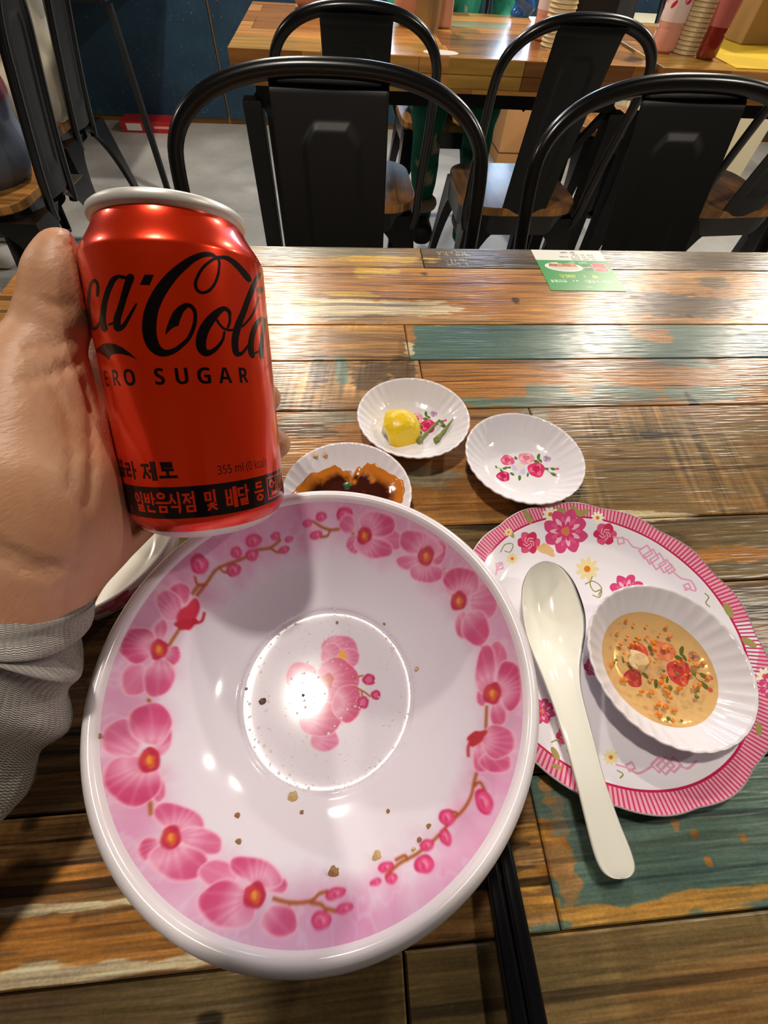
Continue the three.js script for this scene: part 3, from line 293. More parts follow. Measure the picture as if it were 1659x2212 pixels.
// ---------- scalloped plate with the striped pink border ----------
const PLATE = V(0.1436, 0.75, -0.0706), PR = 0.094;
const plateIn = [[0.0001, 0.0052], [0.05, 0.0052], [0.062, 0.0068], [0.071, 0.0105], [0.0775, 0.0132], [0.087, 0.0158]];
const plateY = (r) => { for (let i = 1; i < plateIn.length; i++) if (r <= plateIn[i][0]) { const [a, b] = plateIn[i - 1], [c, d] = plateIn[i]; return lerp(b, d, (r - a) / (c - a)); } return 0.016; };
function fluted(profile, N, seg, mod) { const rings = profile.map(([r, y, k]) => Array.from({ length: seg }, (_, j) => { const a = j / seg * 6.2832; const [R, Y] = mod(r, y, k, a); return V(Math.sin(a) * R, Y, Math.cos(a) * R); })); const g = loft(rings, { cap: false }); g.computeVertexNormals(); return g; }
const lobes = (a) => 1 - Math.pow(Math.abs(Math.sin(a * 7)), 0.0001) * 0 + 0.014 * (Math.abs(Math.cos(a * 7 + 0.6)) - 0.62);
const plateTex = canvas(1536, 1536, (g, S) => {
  g.fillStyle = 'rgb(238,236,246)'; g.fillRect(0, 0, S, S); const c = S / 2, sc = S / (2 * PR);
  g.save(); g.beginPath(); g.arc(c, c, 0.094 * sc, 0, 7); g.arc(c, c, 0.0778 * sc, 0, 7, true); g.fillStyle = 'rgb(236,168,190)'; g.fill('evenodd'); g.strokeStyle = 'rgb(202,70,112)'; g.lineWidth = 7.5; const N = 232; for (let i = 0; i < N; i++) { const a = i / N * 6.2832; g.beginPath(); g.moveTo(c + Math.cos(a) * 0.0782 * sc, c + Math.sin(a) * 0.0782 * sc); g.lineTo(c + Math.cos(a) * 0.094 * sc, c + Math.sin(a) * 0.094 * sc); g.stroke(); } g.strokeStyle = 'rgb(196,40,88)'; g.lineWidth = 9; g.beginPath(); g.arc(c, c, 0.0776 * sc, 0, 7); g.stroke(); g.restore();
  const { ell, line, fillPts } = printTools(g, S, PR, (a, b) => surfHit(a, b, PLATE, plateY, 0.016), (x, y) => [1000 + x / 2.458, 1050 + y / 2.458]);
  const dahlia = (x, y, r) => { for (let k = 0; k < 8; k++) { const a = k / 8 * 6.2832 + 0.3; ell(x + Math.cos(a) * r * 0.6, y + Math.sin(a) * r * 0.6, r * 0.42, r * 0.3, a / D2R, 'rgb(214,76,130)', 0.1); } for (let k = 0; k < 14; k++) { const a = k / 14 * 6.2832; ell(x + Math.cos(a) * r * 0.44, y + Math.sin(a) * r * 0.44, r * 0.26, r * 0.1, a / D2R, k % 2 ? 'rgb(244,190,206)' : 'rgb(226,100,150)'); } for (let k = 0; k < 10; k++) { const a = k / 10 * 6.2832; ell(x + Math.cos(a) * r * 0.26, y + Math.sin(a) * r * 0.26, r * 0.2, r * 0.08, a / D2R, 'rgb(216,70,124)'); } ell(x, y, r * 0.2, r * 0.2, 0, 'rgb(226,130,100)', 0.2); };
  const rose = (x, y, r) => { for (let k = 0; k < 6; k++) { const a = k / 6 * 6.2832; ell(x + Math.cos(a) * r * 0.5, y + Math.sin(a) * r * 0.5, r * 0.5, r * 0.42, a / D2R, k % 2 ? 'rgb(206,56,100)' : 'rgb(222,92,132)', 0.1); } ell(x, y, r * 0.5, r * 0.5, 0, 'rgb(214,70,112)'); for (let k = 0; k < 5; k++) { const a = k * 1.3; line([[x + Math.cos(a) * r * 0.15, y + Math.sin(a) * r * 0.15], [x + Math.cos(a + 0.8) * r * 0.35, y + Math.sin(a + 0.8) * r * 0.35], [x + Math.cos(a + 1.6) * r * 0.5, y + Math.sin(a + 1.6) * r * 0.5]], 'rgb(246,190,206)', 5); } };
  const daisy = (x, y, r, col = 'rgb(236,222,170)') => { for (let k = 0; k < 9; k++) { const a = k / 9 * 6.2832; ell(x + Math.cos(a) * r * 0.55, y + Math.sin(a) * r * 0.55, r * 0.42, r * 0.2, a / D2R, col); } ell(x, y, r * 0.26, r * 0.26, 0, 'rgb(222,130,40)'); };
  const GREEN = 'rgb(150,150,92)', leaf = (x, y, r, rot) => ell(x, y, r, r * 0.4, rot, 'rgb(164,156,96)');
  for (const q of [[520, 130, 34, 20], [600, 135, 40, 40], [640, 140, 36, -20], [255, 250, 30, 60], [350, 170, 34, 70], [330, 140, 26, 100], [1410, 660, 46, 60], [1520, 830, 46, 30], [490, 1420, 40, 60], [500, 1490, 30, 20], [560, 1390, 26, 100], [1570, 1290, 40, 90]]) leaf(...q);
  line([[200, 350], [225, 310], [265, 310], [250, 350], [222, 345]], GREEN, 5); line([[690, 470], [675, 520], [700, 560], [735, 550], [725, 590], [690, 580]], GREEN, 6); line([[650, 520], [690, 505], [735, 540], [720, 580]], GREEN, 6); line([[1285, 570], [1305, 590], [1290, 620], [1310, 640]], GREEN, 5); line([[820, 1510], [850, 1530], [835, 1550]], GREEN, 5); line([[470, 1360], [500, 1350], [520, 1380]], GREEN, 5);
  daisy(465, 150, 46, 'rgb(246,242,226)'); daisy(715, 168, 38, 'rgb(246,242,226)'); daisy(262, 385, 32); daisy(660, 440, 66); daisy(242, 245, 24); daisy(785, 1440, 44); daisy(1600, 1010, 50, 'rgb(246,242,226)'); rose(350, 300, 62); rose(755, 255, 62); dahlia(545, 240, 118); dahlia(870, 560, 92); dahlia(420, 1195, 70); dahlia(360, 1200, 60); rose(545, 1325, 52); rose(690, 960, 50); ell(440, 338, 52, 26, 25, 'rgba(222,152,52,0.55)', 0.3); dahlia(1640, 1060, 70);
  const L = 'rgb(232,170,200)'; const chain = (pts, sq) => { line(pts, L, 8); for (const [x, y, r, a] of sq) { const k = [0, 1, 2, 3, 4].map((i) => [x + Math.cos(i * 1.5708 + a) * r, y + Math.sin(i * 1.5708 + a) * r]); g.lineJoin = 'miter'; for (let i = 0; i < 4; i++) line([k[i], k[i + 1]], L, 8); } };
  chain([[800, 270], [870, 285], [900, 320], [950, 335]], [[838, 290, 22, 0.6], [970, 350, 36, 0.2], [1000, 375, 40, 0.2], [1035, 400, 44, 0.2], [1075, 425, 36, 0.2], [1100, 440, 26, 0.2]]); chain([[1110, 450], [1160, 490], [1210, 505], [1235, 555], [1180, 540]], [[1190, 535, 20, 0.4]]);
  chain([[815, 1480], [870, 1495], [930, 1525], [1000, 1490]], [[890, 1490, 26, 0.3], [1040, 1480, 40, 0], [1075, 1485, 46, 0], [1120, 1480, 40, 0]]); chain([[1150, 1480], [1190, 1500], [1240, 1460]], []); chain([[175, 470], [185, 430], [210, 410]], [[195, 425, 22, 0.5]]);
});
{
  const t = thing('dinner_plate', 'round scalloped plate with pink striped border and flower print', 'plate', [PLATE.x, PLATE.y, PLATE.z]);
  const sc = (r, a) => r * lerp(1, lobes(a), smooth(0.055, 0.087, r));
  const up = []; for (let i = 0; i <= 30; i++) { const r = lerp(0.0001, 0.0862, Math.pow(i / 30, 0.8)); up.push([r, plateY(r)]); }
  const top = fluted(up, 0, 252, (r, y, k, a) => [sc(r, a), y + (r > 0.078 ? 0.0006 * Math.cos(a * 14 + 1.2) * (r - 0.078) / 0.008 : 0)]);
  part('plate_face', planarUV(top, PR), phys(0xffffff, 0.12, { map: plateTex }), t, 'white face with pink stripes, dahlias and lattice');
  const under = fluted([[0.0862, 0.0158], [0.0868, 0.0155], [0.0869, 0.0146], [0.086, 0.0136], [0.0775, 0.011], [0.062, 0.0042], [0.053, 0.0022], [0.0525, 0], [0.0495, 0], [0.049, 0.0024], [0.0001, 0.0024]], 0, 252, (r, y, k, a) => [sc(r, a), y + (r > 0.078 ? 0.0006 * Math.cos(a * 14 + 1.2) * (r - 0.078) / 0.008 : 0)]);
  part('plate_underside', under, matMelamine, t);
}
// ---------- small fluted sauce dishes with rose print ----------
const DR = 0.0432, dishIn = [[0.0001, 0.0038], [0.018, 0.0038], [0.0235, 0.0046], [0.029, 0.0072], [0.034, 0.0115], [0.0385, 0.0162], [0.0414, 0.0193]];
const dishY = (r) => { for (let i = 1; i < dishIn.length; i++) if (r <= dishIn[i][0]) { const [a, b] = dishIn[i - 1], [c, d] = dishIn[i]; return lerp(b, d, (r - a) / (c - a)); } return 0.0195; };
const D2C = V(0.1262, 0.75, -0.1977);
const roseTex = canvas(768, 768, (g, S) => {
  g.fillStyle = 'rgb(238,236,244)'; g.fillRect(0, 0, S, S);
  const { ell, line } = printTools(g, S, DR, (a, b) => surfHit(a, b, D2C, dishY, 0.0195), (x, y) => [600 + x / 2.37, 780 + y / 2.37]);
  const bloom = (x, y, rx, ry, c1, c2, c3) => { ell(x, y, rx, ry, 10, c1, 0.12); for (let k = 0; k < 6; k++) { const a = k / 6 * 6.2832; ell(x + Math.cos(a) * rx * 0.45, y + Math.sin(a) * ry * 0.45, rx * 0.42, ry * 0.36, a / D2R, k % 2 ? c2 : c1, 0.1); } ell(x, y - ry * 0.1, rx * 0.42, ry * 0.42, 0, c3, 0.15); line([[x - rx * 0.2, y], [x, y - ry * 0.25], [x + rx * 0.25, y], [x, y + ry * 0.2]], c1, 3); };
  const lf = (x, y, r, a) => ell(x, y, r, r * 0.5, a, 'rgb(86,128,52)', 0.1);
  for (const q of [[1118, 542, 8, 70], [1165, 548, 14, -20], [1145, 560, 10, 30], [1238, 597, 15, 90], [1200, 578, 13, 30], [1280, 582, 11, 100], [1220, 500, 14, 60], [1335, 490, 16, 100], [1325, 515, 16, 20], [1345, 510, 12, 50], [1375, 552, 12, 20], [1410, 552, 14, 10], [1412, 580, 16, 25], [1185, 545, 10, 0]]) lf(...q);
  line([[1360, 545], [1400, 550], [1430, 553]], 'rgb(120,130,70)', 4); line([[1370, 550], [1400, 575], [1430, 588]], 'rgb(120,130,70)', 4); line([[1120, 545], [1150, 550], [1190, 540]], 'rgb(120,130,70)', 4);
  bloom(1240, 545, 50, 40, 'rgb(226,222,240)', 'rgb(206,204,230)', 'rgb(236,220,214)'); bloom(1273, 498, 42, 28, 'rgb(240,160,178)', 'rgb(248,194,204)', 'rgb(226,120,150)'); bloom(1176, 508, 36, 26, 'rgb(226,100,138)', 'rgb(240,150,172)', 'rgb(214,70,116)'); bloom(1324, 556, 44, 38, 'rgb(220,60,112)', 'rgb(234,110,150)', 'rgb(196,36,92)'); bloom(1155, 590, 34, 26, 'rgb(196,46,100)', 'rgb(226,110,150)', 'rgb(180,36,86)'); bloom(1378, 500, 20, 16, 'rgb(190,160,196)', 'rgb(214,190,214)', 'rgb(160,120,170)'); ell(1432, 552, 9, 7, 0, 'rgb(220,110,150)'); ell(1430, 588, 9, 7, 0, 'rgb(220,110,150)');
});
const matDish = phys(0xffffff, 0.14, { map: roseTex });
const flutes = 34, seg = 204;
const fmod = (r, y, k, a) => { const w = smooth(0.024, 0.040, r); return [r * (1 + 0.008 * w * Math.abs(Math.cos(a * flutes / 2)) - 0.004 * w), y - 0.0004 * w * Math.abs(Math.cos(a * flutes / 2))]; };
const dishTop = (() => { const up = []; for (let i = 0; i <= 22; i++) { const r = lerp(0.0001, 0.0414, Math.pow(i / 22, 0.75)); up.push([r, dishY(r)]); } return planarUV(fluted(up, 0, seg, fmod), DR); })();
const dishUnder = fluted([[0.0414, 0.0193], [0.0424, 0.0199], [0.043, 0.0195], [0.0429, 0.0186], [0.041, 0.0164], [0.0362, 0.0112], [0.031, 0.0062], [0.0255, 0.0026], [0.0235, 0.0012], [0.023, 0], [0.021, 0], [0.0205, 0.0016], [0.0001, 0.0016]], 0, seg, fmod);
function dish(pos, turn, label) { const t = thing('sauce_dish', label, 'dish', pos, turn, 'small white fluted dishes'); part('dish_face', dishTop, matDish, t, 'white fluted inside with a rose bouquet print'); part('dish_underside', dishUnder, matMelamine, t); return t; }
const D1C = V(0.0499, 0.75, -0.2403), D3C = V(-0.0022, 0.75, -0.171), D4C = V(0.1650, 0.7556, -0.0492);
dish([D1C.x, D1C.y, D1C.z], 0.35, 'white fluted dish holding a lemon piece and green chilies'); dish([D2C.x, D2C.y, D2C.z], 0, 'empty white fluted dish showing a bouquet of roses'); dish([D3C.x, D3C.y, D3C.z], 1.2, 'white fluted dish smeared with dark red sauce'); dish([D4C.x, D4C.y, D4C.z], -0.15, 'white fluted dish of clear sauce standing on the flowered plate');
// dipping sauce with floating vegetable bits
{
  const lvl = 0.0088, R = 0.0303; const pts = [[0.0001, lvl], [R, lvl], [R + 0.0003, lvl - 0.0001]];
  const m = single('dipping_sauce', lathe(pts, 96), phys(rgb(254, 230, 184), 0.05, { transmission: 0.95, thickness: 0 }), 'thin amber dipping sauce in the dish on the plate', 'sauce'); m.position.copy(D4C); m.rotation.y = 0.01;
  srand(5); const orange = phys(rgb(232, 132, 32), 0.35), green = phys(rgb(112, 120, 46), 0.4), pale = phys(rgb(222, 186, 130), 0.35); let n = 0;
  const bits = [0, 1, 2, 3, 4, 5].map((k) => crumbGeo(300 + k, 0.001, 0.5)); srand(5);
  for (let i = 0; i < 78; i++) { const r = Math.sqrt(rnd()) * 0.0275, a = rnd(0, 6.2832), x = D4C.x - 0.001 + Math.cos(a) * r, z = D4C.z + Math.sin(a) * r, s = rnd(0.0006, 0.0016); const kind = i % 5 === 4; const c = single(kind ? 'herb_bit' : 'carrot_bit', bits[i % 6], kind ? green : orange, kind ? 'tiny green herb bit floating in the amber sauce' : 'tiny orange carrot bit floating in the amber sauce', kind ? 'herb' : 'carrot', kind ? 'herb bits in the amber sauce' : 'carrot bits in the amber sauce'); c.position.set(x, D4C.y + lvl + s * 0.3, z); c.rotation.y = a; c.scale.setScalar(s / 0.001); n++; }
  const p = tp(1380, 1425, D4C.y + lvl); const gl = single('garlic_piece', crumbGeo(9, 0.0056, 0.35), pale, 'pale garlic piece floating over the roses in the amber sauce', 'garlic'); gl.position.set(p.x, D4C.y + lvl, p.z);
}
// lemon, stems
const dAt = (c, px, py, lift = 0) => { const [x, z] = surfHit(px, py, c, dishY, 0.0195); return V(c.x + x, c.y + dishY(Math.hypot(x, z)) + lift, c.z + z); };
{
  const base = dAt(D1C, 860, 935); const t = thing('lemon_piece', 'squeezed yellow lemon piece in the small dish', 'lemon', [base.x, base.y, base.z], 0);
  const bite = (p) => Math.hypot(p.x + 0.0125, (p.y - 0.001) * 0.7, p.z - 0.0075);
  const f = (p) => { const q = (v, r) => Math.pow(Math.abs(v / r), 2.25); const e = Math.pow(q(p.x, 0.0132) + q(p.y - 0.0015, 0.0125) + q(p.z, 0.0122), 1 / 2.25) - 1; const n = (noise3(p.x * 500, p.y * 500, p.z * 500, 2) - 0.5) * 0.0003; return Math.max(e * 0.011 + n, -p.x * 0.95 - p.z * 0.2 + p.y * 0.1 - 0.0098, -p.y - 0.0004, p.x * 0.3 + p.z * 0.9 + p.y * 0.25 - 0.0108, 0.0068 - bite(p)); };
  const col = (p, c) => { const inside = bite(p) < 0.0074 || p.x < -0.0092; const n = noise3(p.x * 900, p.y * 900, p.z * 900, 4); if (inside) c.setRGB(0.78, 0.74, 0.5); else c.setRGB(0.86, 0.56 + n * 0.08, 0.012); };
  part('rind', sdfMesh(f, V(-0.017, -0.003, -0.016), V(0.017, 0.018, 0.016), 0.0007, col), phys(0xffffff, 0.32, { vertexColors: true }), t); t.scale.setScalar(1.3);
  const stem = phys(rgb(120, 128, 52), 0.45), S = [[[[905, 955], [925, 935], [948, 912]], [0.0016, 0.0011, 0.0008], 'curled green chili beside the lemon'], [[[948, 912], [955, 918], [962, 926], [940, 960]], [0.0007, 0.0007, 0.0007, 0.0007], 'thin hooked green chili beside the lemon'], [[[978, 908], [962, 930], [942, 954]], [0.0003, 0.0011, 0.0021], 'straight pointed green chili in the lemon dish'], [[[897, 912], [905, 922], [912, 926]], [0.0014, 0.0013, 0.001], 'short green chili tucked against the lemon']];
  S.forEach(([pts, r, label], k) => { const P = pts.map(([x, y]) => dAt(D1C, x, y, 0.0022)); const cv = new THREE.CatmullRomCurve3(P); const n = 18, rings = []; const fr = cv.computeFrenetFrames(n, false); for (let i = 0; i <= n; i++) { const u = i / n, c = cv.getPoint(u), q = u * (r.length - 1), a = Math.floor(Math.min(q, r.length - 1.001)), rr = lerp(r[a], r[a + 1], q - a) * (1 + 0.12 * Math.sin(u * 20 + k)); rings.push(Array.from({ length: 9 }, (_, j) => c.clone().addScaledVector(fr.normals[i], Math.cos(j / 9 * 6.2832) * rr).addScaledVector(fr.binormals[i], Math.sin(j / 9 * 6.2832) * rr))); }
    const o = thing('chili_pepper', label, 'chili', [0, 0, 0], 0); part('stalk', loft(rings), stem, o); const e = k === 2 ? P[P.length - 1] : P[0]; if (k !== 1) { const cg = crumbGeo(40 + k, 0.0026, 0.7); cg.translate(e.x, e.y + 0.0002, e.z); part('calyx', cg, stem, o); } });
}
// red sauce smear
{
  const edge = [[628, 1068], [640, 1055], [655, 1040], [670, 1022], [690, 1020], [705, 1012], [722, 1002], [735, 1000], [740, 1015], [742, 1030], [760, 1032], [775, 1026], [782, 1010], [780, 995], [795, 993], [812, 1000], [835, 1018], [858, 1032], [872, 1038], [875, 1055], [870, 1078], [862, 1100]].map(([x, y]) => { const p = dAt(D3C, x, y); return [Math.atan2(p.z - D3C.z, p.x - D3C.x), Math.hypot(p.x - D3C.x, p.z - D3C.z)]; });
  const near = (a) => { if (a > 0.25 && a < 2.9) return 0.030 + 0.003 * Math.sin(a * 7); let best = edge[0], s = 0, w = 0; for (const [b, r] of edge) { let d = Math.abs(a - b); if (d > Math.PI) d = 6.2832 - d; const k = 1 / (d * d + 0.0012); s += r * k; w += k; } return s / w; };
  const NA = 120, NR = 24, P = [], C = [], I = [], c = new THREE.Color(); const push = (x, y, z, k) => { P.push(x, y, z); C.push(...c.setRGB(lerp(0.60, 0.045, k), lerp(0.19, 0.009, k), lerp(0.02, 0.005, k)).toArray()); };
  for (let side = 0; side < 2; side++) for (let i = 0; i <= NR; i++) for (let j = 0; j < NA; j++) { const a = j / NA * 6.2832 - Math.PI, R = near(a), f = Math.pow(i / NR, 0.8), r = R * f; const n = fbm(Math.cos(a) * r * 170 + 9, Math.sin(a) * r * 170, 3, 3); const fw = [0, 0, 0].map((_, q) => 0); const th = (0.0016 * (1 - Math.pow(f, 6)) + 0.0004 * n) * (1 - Math.pow(f, 12)); const k = clamp(smooth(0.22, 0.5, n) * (1 - smooth(0.68, 0.93, f)) * 1.2); push(D3C.x + Math.cos(a) * r, D3C.y + dishY(r) + (side ? -0.0008 : th + 0.0001), D3C.z + Math.sin(a) * r, k); }
  const L = (NR + 1) * NA; for (let i = 0; i < NR; i++) for (let j = 0; j < NA; j++) { const a = i * NA + j, b = i * NA + (j + 1) % NA; I.push(a, b + NA, b, a, a + NA, b + NA); I.push(L + a, L + b, L + b + NA, L + a, L + b + NA, L + a + NA); } for (let j = 0; j < NA; j++) { const a = NR * NA + j, b = NR * NA + (j + 1) % NA; I.push(a, L + a, L + b, a, L + b, b); }
  const g = new THREE.BufferGeometry(); g.setAttribute('position', new THREE.Float32BufferAttribute(P, 3)); g.setAttribute('color', new THREE.Float32BufferAttribute(C, 3)); g.setIndex(I); g.computeVertexNormals();
  single('chili_sauce', g, phys(0xffffff, 0.12, { vertexColors: true }), 'glossy dark red sauce smeared in a small dish behind the bowl', 'sauce');
  const p = dAt(D3C, 750, 1053, 0.0022); const s = single('scallion_piece', crumbGeo(61, 0.0032, 0.5), phys(rgb(46, 84, 40), 0.3), 'dark green scallion piece lying in the red sauce', 'scallion'); s.position.copy(p);
  [[682, 985], [702, 983]].forEach(([x, y], i) => { const q = dAt(D3C, x, y, 0.0006), c2 = single('sauce_crumb', crumbGeo(70 + i, 0.0017, 0.6), phys(rgb(216, 160, 90), 0.4), 'tan crumb on the rim of the red sauce dish', 'crumb', 'crumbs on the red sauce dish rim'); c2.position.copy(q); });
}
// ---------- spoon ----------
{
  const Z = [-0.1114, -0.110, -0.106, -0.098, -0.088, -0.078, -0.068, -0.058, -0.049, -0.038, -0.026, -0.012, 0.002, 0.016, 0.026, 0.0315, 0.034, 0.0347];
  const CX = [0.1155, 0.1153, 0.1147, 0.1136, 0.1124, 0.1112, 0.1092, 0.1068, 0.1046, 0.1028, 0.1022, 0.1019, 0.1018, 0.1026, 0.1038, 0.1046, 0.105, 0.1052];
  const W = [0.0008, 0.0055, 0.0108, 0.0155, 0.0178, 0.0184, 0.0172, 0.0142, 0.0112, 0.0088, 0.0077, 0.0070, 0.0068, 0.0075, 0.0082, 0.0074, 0.0046, 0.0008];
  const Y = [0.0222, 0.0222, 0.0221, 0.0219, 0.0218, 0.0219, 0.0222, 0.0232, 0.0250, 0.0272, 0.0286, 0.0292, 0.0290, 0.0276, 0.0262, 0.0255, 0.0252, 0.0251];
  const DP = [0.0004, 0.0022, 0.0058, 0.0098, 0.0118, 0.0122, 0.0106, 0.0074, 0.0044, 0.0024, 0.0012, 0.0004, 0, -0.0002, -0.0004, -0.0004, -0.0002, 0];
  const TH = [0.0006, 0.0018, 0.0024, 0.0026, 0.0028, 0.003, 0.0032, 0.0036, 0.0042, 0.0046, 0.0048, 0.0048, 0.0048, 0.0046, 0.0044, 0.004, 0.003, 0.0008];
  const M = 16, curve = (arr, u) => { const q = u * (arr.length - 1), i = Math.min(arr.length - 2, Math.floor(q)), t = q - i, p0 = arr[Math.max(0, i - 1)], p1 = arr[i], p2 = arr[i + 1], p3 = arr[Math.min(arr.length - 1, i + 2)]; return 0.5 * (2 * p1 + (p2 - p0) * t + (2 * p0 - 5 * p1 + 4 * p2 - p3) * t * t + (3 * p1 - p0 - 3 * p2 + p3) * t * t * t); };
  const rings = []; for (let i = 0; i <= 90; i++) { const u = i / 90, z = curve(Z, u), cx = curve(CX, u), w = Math.max(0.0004, curve(W, u)), y = 0.75 + curve(Y, u), dp = curve(DP, u), th = Math.max(0.0004, curve(TH, u)); const ring = []; for (let j = 0; j <= M; j++) { const s = -1 + 2 * j / M; const lip = 0.0009 * smooth(0.7, 0.95, Math.abs(s)) * (1 - smooth(0.95, 1, Math.abs(s))); ring.push(V(cx + s * w * 0.985, y - dp * (1 - s * s) - 0.0006 * (1 - smooth(0.9, 1, 1)) + lip * 0.3, z)); } for (let j = M - 1; j >= 1; j--) { const s = -1 + 2 * j / M; ring.push(V(cx + s * w, y - dp * Math.pow(1 - s * s, 0.8) - th * Math.pow(1 - s * s, 0.45), z)); } rings.push(ring.reverse()); }
  single('soup_spoon', loft(rings), phys(rgb(248, 247, 236), 0.1, { clearcoat: 0.3 }), 'off-white ceramic soup spoon lying across the flowered plate', 'spoon');
}
// ---------- chopsticks ----------
{
  const m = phys(rgb(14, 14, 18), 0.22, { clearcoat: 0.5 });
  for (const [xa, za, xb, zb, label] of [[0.0635, -0.045, 0.0662, 0.155, 'black chopstick under the bowl, beside the soup spoon'], [0.0565, -0.035, 0.0583, 0.157, 'black chopstick under the bowl, the one farther from the spoon']]) { const rings = []; for (let i = 0; i <= 24; i++) { const u = i / 24, r = lerp(0.0020, 0.0037, smooth(0, 0.55, u)) * (u < 0.03 ? 0.6 + u * 13 : 1); rings.push(Array.from({ length: 16 }, (_, j) => { const a = -j / 16 * 6.2832, c = Math.cos(a), s = Math.sin(a), k = r / Math.pow(Math.pow(Math.abs(c), 5) + Math.pow(Math.abs(s), 5), 0.2); return V(lerp(xa, xb, u) + c * k, 0.7502 + r + s * k, lerp(za, zb, u)); })); } const o = single('chopstick', loft(rings), m, label, 'chopstick'); }
}
// ---------- second bowl under the hand ----------
{
  const C = V(-0.158, 0.75, -0.1395), R = 0.06, H = 0.041; const t = thing('side_bowl', 'small white bowl with pink flowers outside, half hidden under the hand', 'bowl', [C.x, C.y, C.z]);
  part('bowl_interior', lathe([[0.0001, 0.006], [0.03, 0.006], [0.042, 0.010], [0.051, 0.021], [0.0565, 0.033], [0.0588, H - 0.0006]], 96), phys(rgb(236, 232, 224), 0.15), t);
  const tex = canvas(1024, 256, (g, w, h) => { g.fillStyle = 'rgb(234,224,228)'; g.fillRect(0, 0, w, h); srand(31); for (let i = 0; i < 46; i++) { const x = rnd(0, w), y = rnd(h * 0.25, h * 0.7), r = rnd(14, 34); for (let k = 0; k < 6; k++) { const a = k / 6 * 6.2832; g.fillStyle = k % 2 ? 'rgb(206,70,116)' : 'rgb(226,128,164)'; g.beginPath(); g.ellipse(x + Math.cos(a) * r * 0.6, y + Math.sin(a) * r * 0.6, r * 0.5, r * 0.36, a, 0, 7); g.fill(); } g.fillStyle = 'rgb(196,90,60)'; g.beginPath(); g.arc(x, y, r * 0.2, 0, 7); g.fill(); } });
  part('bowl_exterior', lathe([[0.0001, 0.002], [0.026, 0.002], [0.027, 0], [0.03, 0], [0.032, 0.003], [0.045, 0.0085], [0.0545, 0.02], [0.0598, 0.034], [0.0608, H - 0.001], [0.06, H], [0.0588, H - 0.0006]], 96), phys(0xffffff, 0.16, { map: tex }), t, 'outside printed with pink flowers');
}
// ---------- flyer near the far edge ----------
{
  const x0 = 0.2272, x1 = 0.3136, z0 = -0.5382, z1 = -0.4484;
  const tex = canvas(768, 800, (g, w, h) => {   // drawn as its reader across the table sees it, then turned
    g.translate(w, h); g.rotate(Math.PI); const gr = 'rgb(52,158,74)'; g.fillStyle = gr; g.fillRect(0, 0, w, h); g.fillStyle = 'rgb(244,243,236)'; g.fillRect(0, h * 0.73, w, h * 0.27);
    g.strokeStyle = 'rgb(240,244,236)'; const put = (s, x, y, q, lw) => [...s].forEach((c, i) => { if (c === ' ') return; if (c.charCodeAt(0) > 0xac00) hangul(g, c, x + i * q * 0.92, y, q * 0.8, q, lw); else { g.fillStyle = g.strokeStyle; g.font = 'bold ' + q + 'px sans-serif'; g.fillText(c, x + i * q * 0.92, y + q * 0.95); } });
    put('국수(1인분) or 탄산음료', 96, 150, 46, 6); g.strokeStyle = 'rgb(232,224,60)'; put('택 1 서비스', 210, 235, 62, 9); g.strokeStyle = 'rgb(220,240,220)'; g.lineWidth = 2; put('이벤트', 330, 60, 22, 2);
    g.fillStyle = 'rgb(238,238,234)'; g.beginPath(); g.ellipse(w * 0.66, h * 0.56, 200, 92, 0.1, 0, 7); g.fill(); g.fillStyle = 'rgb(214,214,210)'; g.beginPath(); g.ellipse(w * 0.66, h * 0.56, 160, 68, 0.1, 0, 7); g.fill(); for (let i = 0; i < 4; i++) { g.save(); g.translate(w * 0.52 + i * 72, h * 0.60 + (i % 2) * 6); g.rotate(0.12); g.fillStyle = i % 2 ? 'rgb(196,104,52)' : 'rgb(216,138,72)'; g.beginPath(); g.roundRect(-38, -30, 76, 56, 14); g.fill(); g.fillStyle = 'rgb(80,40,24)'; g.fillRect(30, -30, 7, 56); g.restore(); }
    g.fillStyle = 'rgb(206,36,44)'; g.beginPath(); g.roundRect(44, h * 0.45, 150, 170, 22); g.fill(); g.strokeStyle = 'rgb(244,240,236)'; g.lineWidth = 5; g.stroke(); g.lineWidth = 8; g.beginPath(); g.moveTo(66, h * 0.52); g.bezierCurveTo(110, h * 0.46, 120, h * 0.6, 174, h * 0.53); g.stroke(); g.fillStyle = 'rgb(30,120,60)'; g.beginPath(); g.roundRect(206, h * 0.47, 92, 130, 16); g.fill(); g.fillStyle = 'rgb(236,240,230)'; g.font = 'bold 34px sans-serif'; g.save(); g.translate(212, h * 0.58); g.rotate(-0.2); g.fillText('Sprite', 0, 0); g.restore();
    g.fillStyle = gr; g.beginPath(); g.roundRect(170, h * 0.645, 380, 54, 16); g.fill(); g.strokeStyle = 'rgb(220,240,220)'; put('이벤트 참여', 230, h * 0.655, 36, 4); g.strokeStyle = g.fillStyle = 'rgb(40,44,44)'; for (let i = 0; i < 3; i++) put(['리뷰 이벤트 참여방법', '방문자 리뷰 작성 후 직원에게', '화면을 보여 주세요'][i], 110, h * 0.75 + i * 44, 26, 3.4); put('매장 이벤트', 300, h * 0.75 + 136, 30, 4.6);
  });
  const g = box(x1 - x0, 0.0005, z1 - z0); const p = g.attributes.position, u = g.attributes.uv; for (let i = 0; i < p.count; i++) u.setXY(i, p.getX(i) / (x1 - x0) + 0.5, 0.5 - p.getZ(i) / (z1 - z0));
  const f = single('paper_flyer', g, phys(0xffffff, 0.35, { map: tex }), 'green and white laminated flyer stuck at the far table edge', 'flyer'); f.position.set((x0 + x1) / 2, 0.75025, (z0 + z1) / 2); f.rotation.y = -0.012;
}
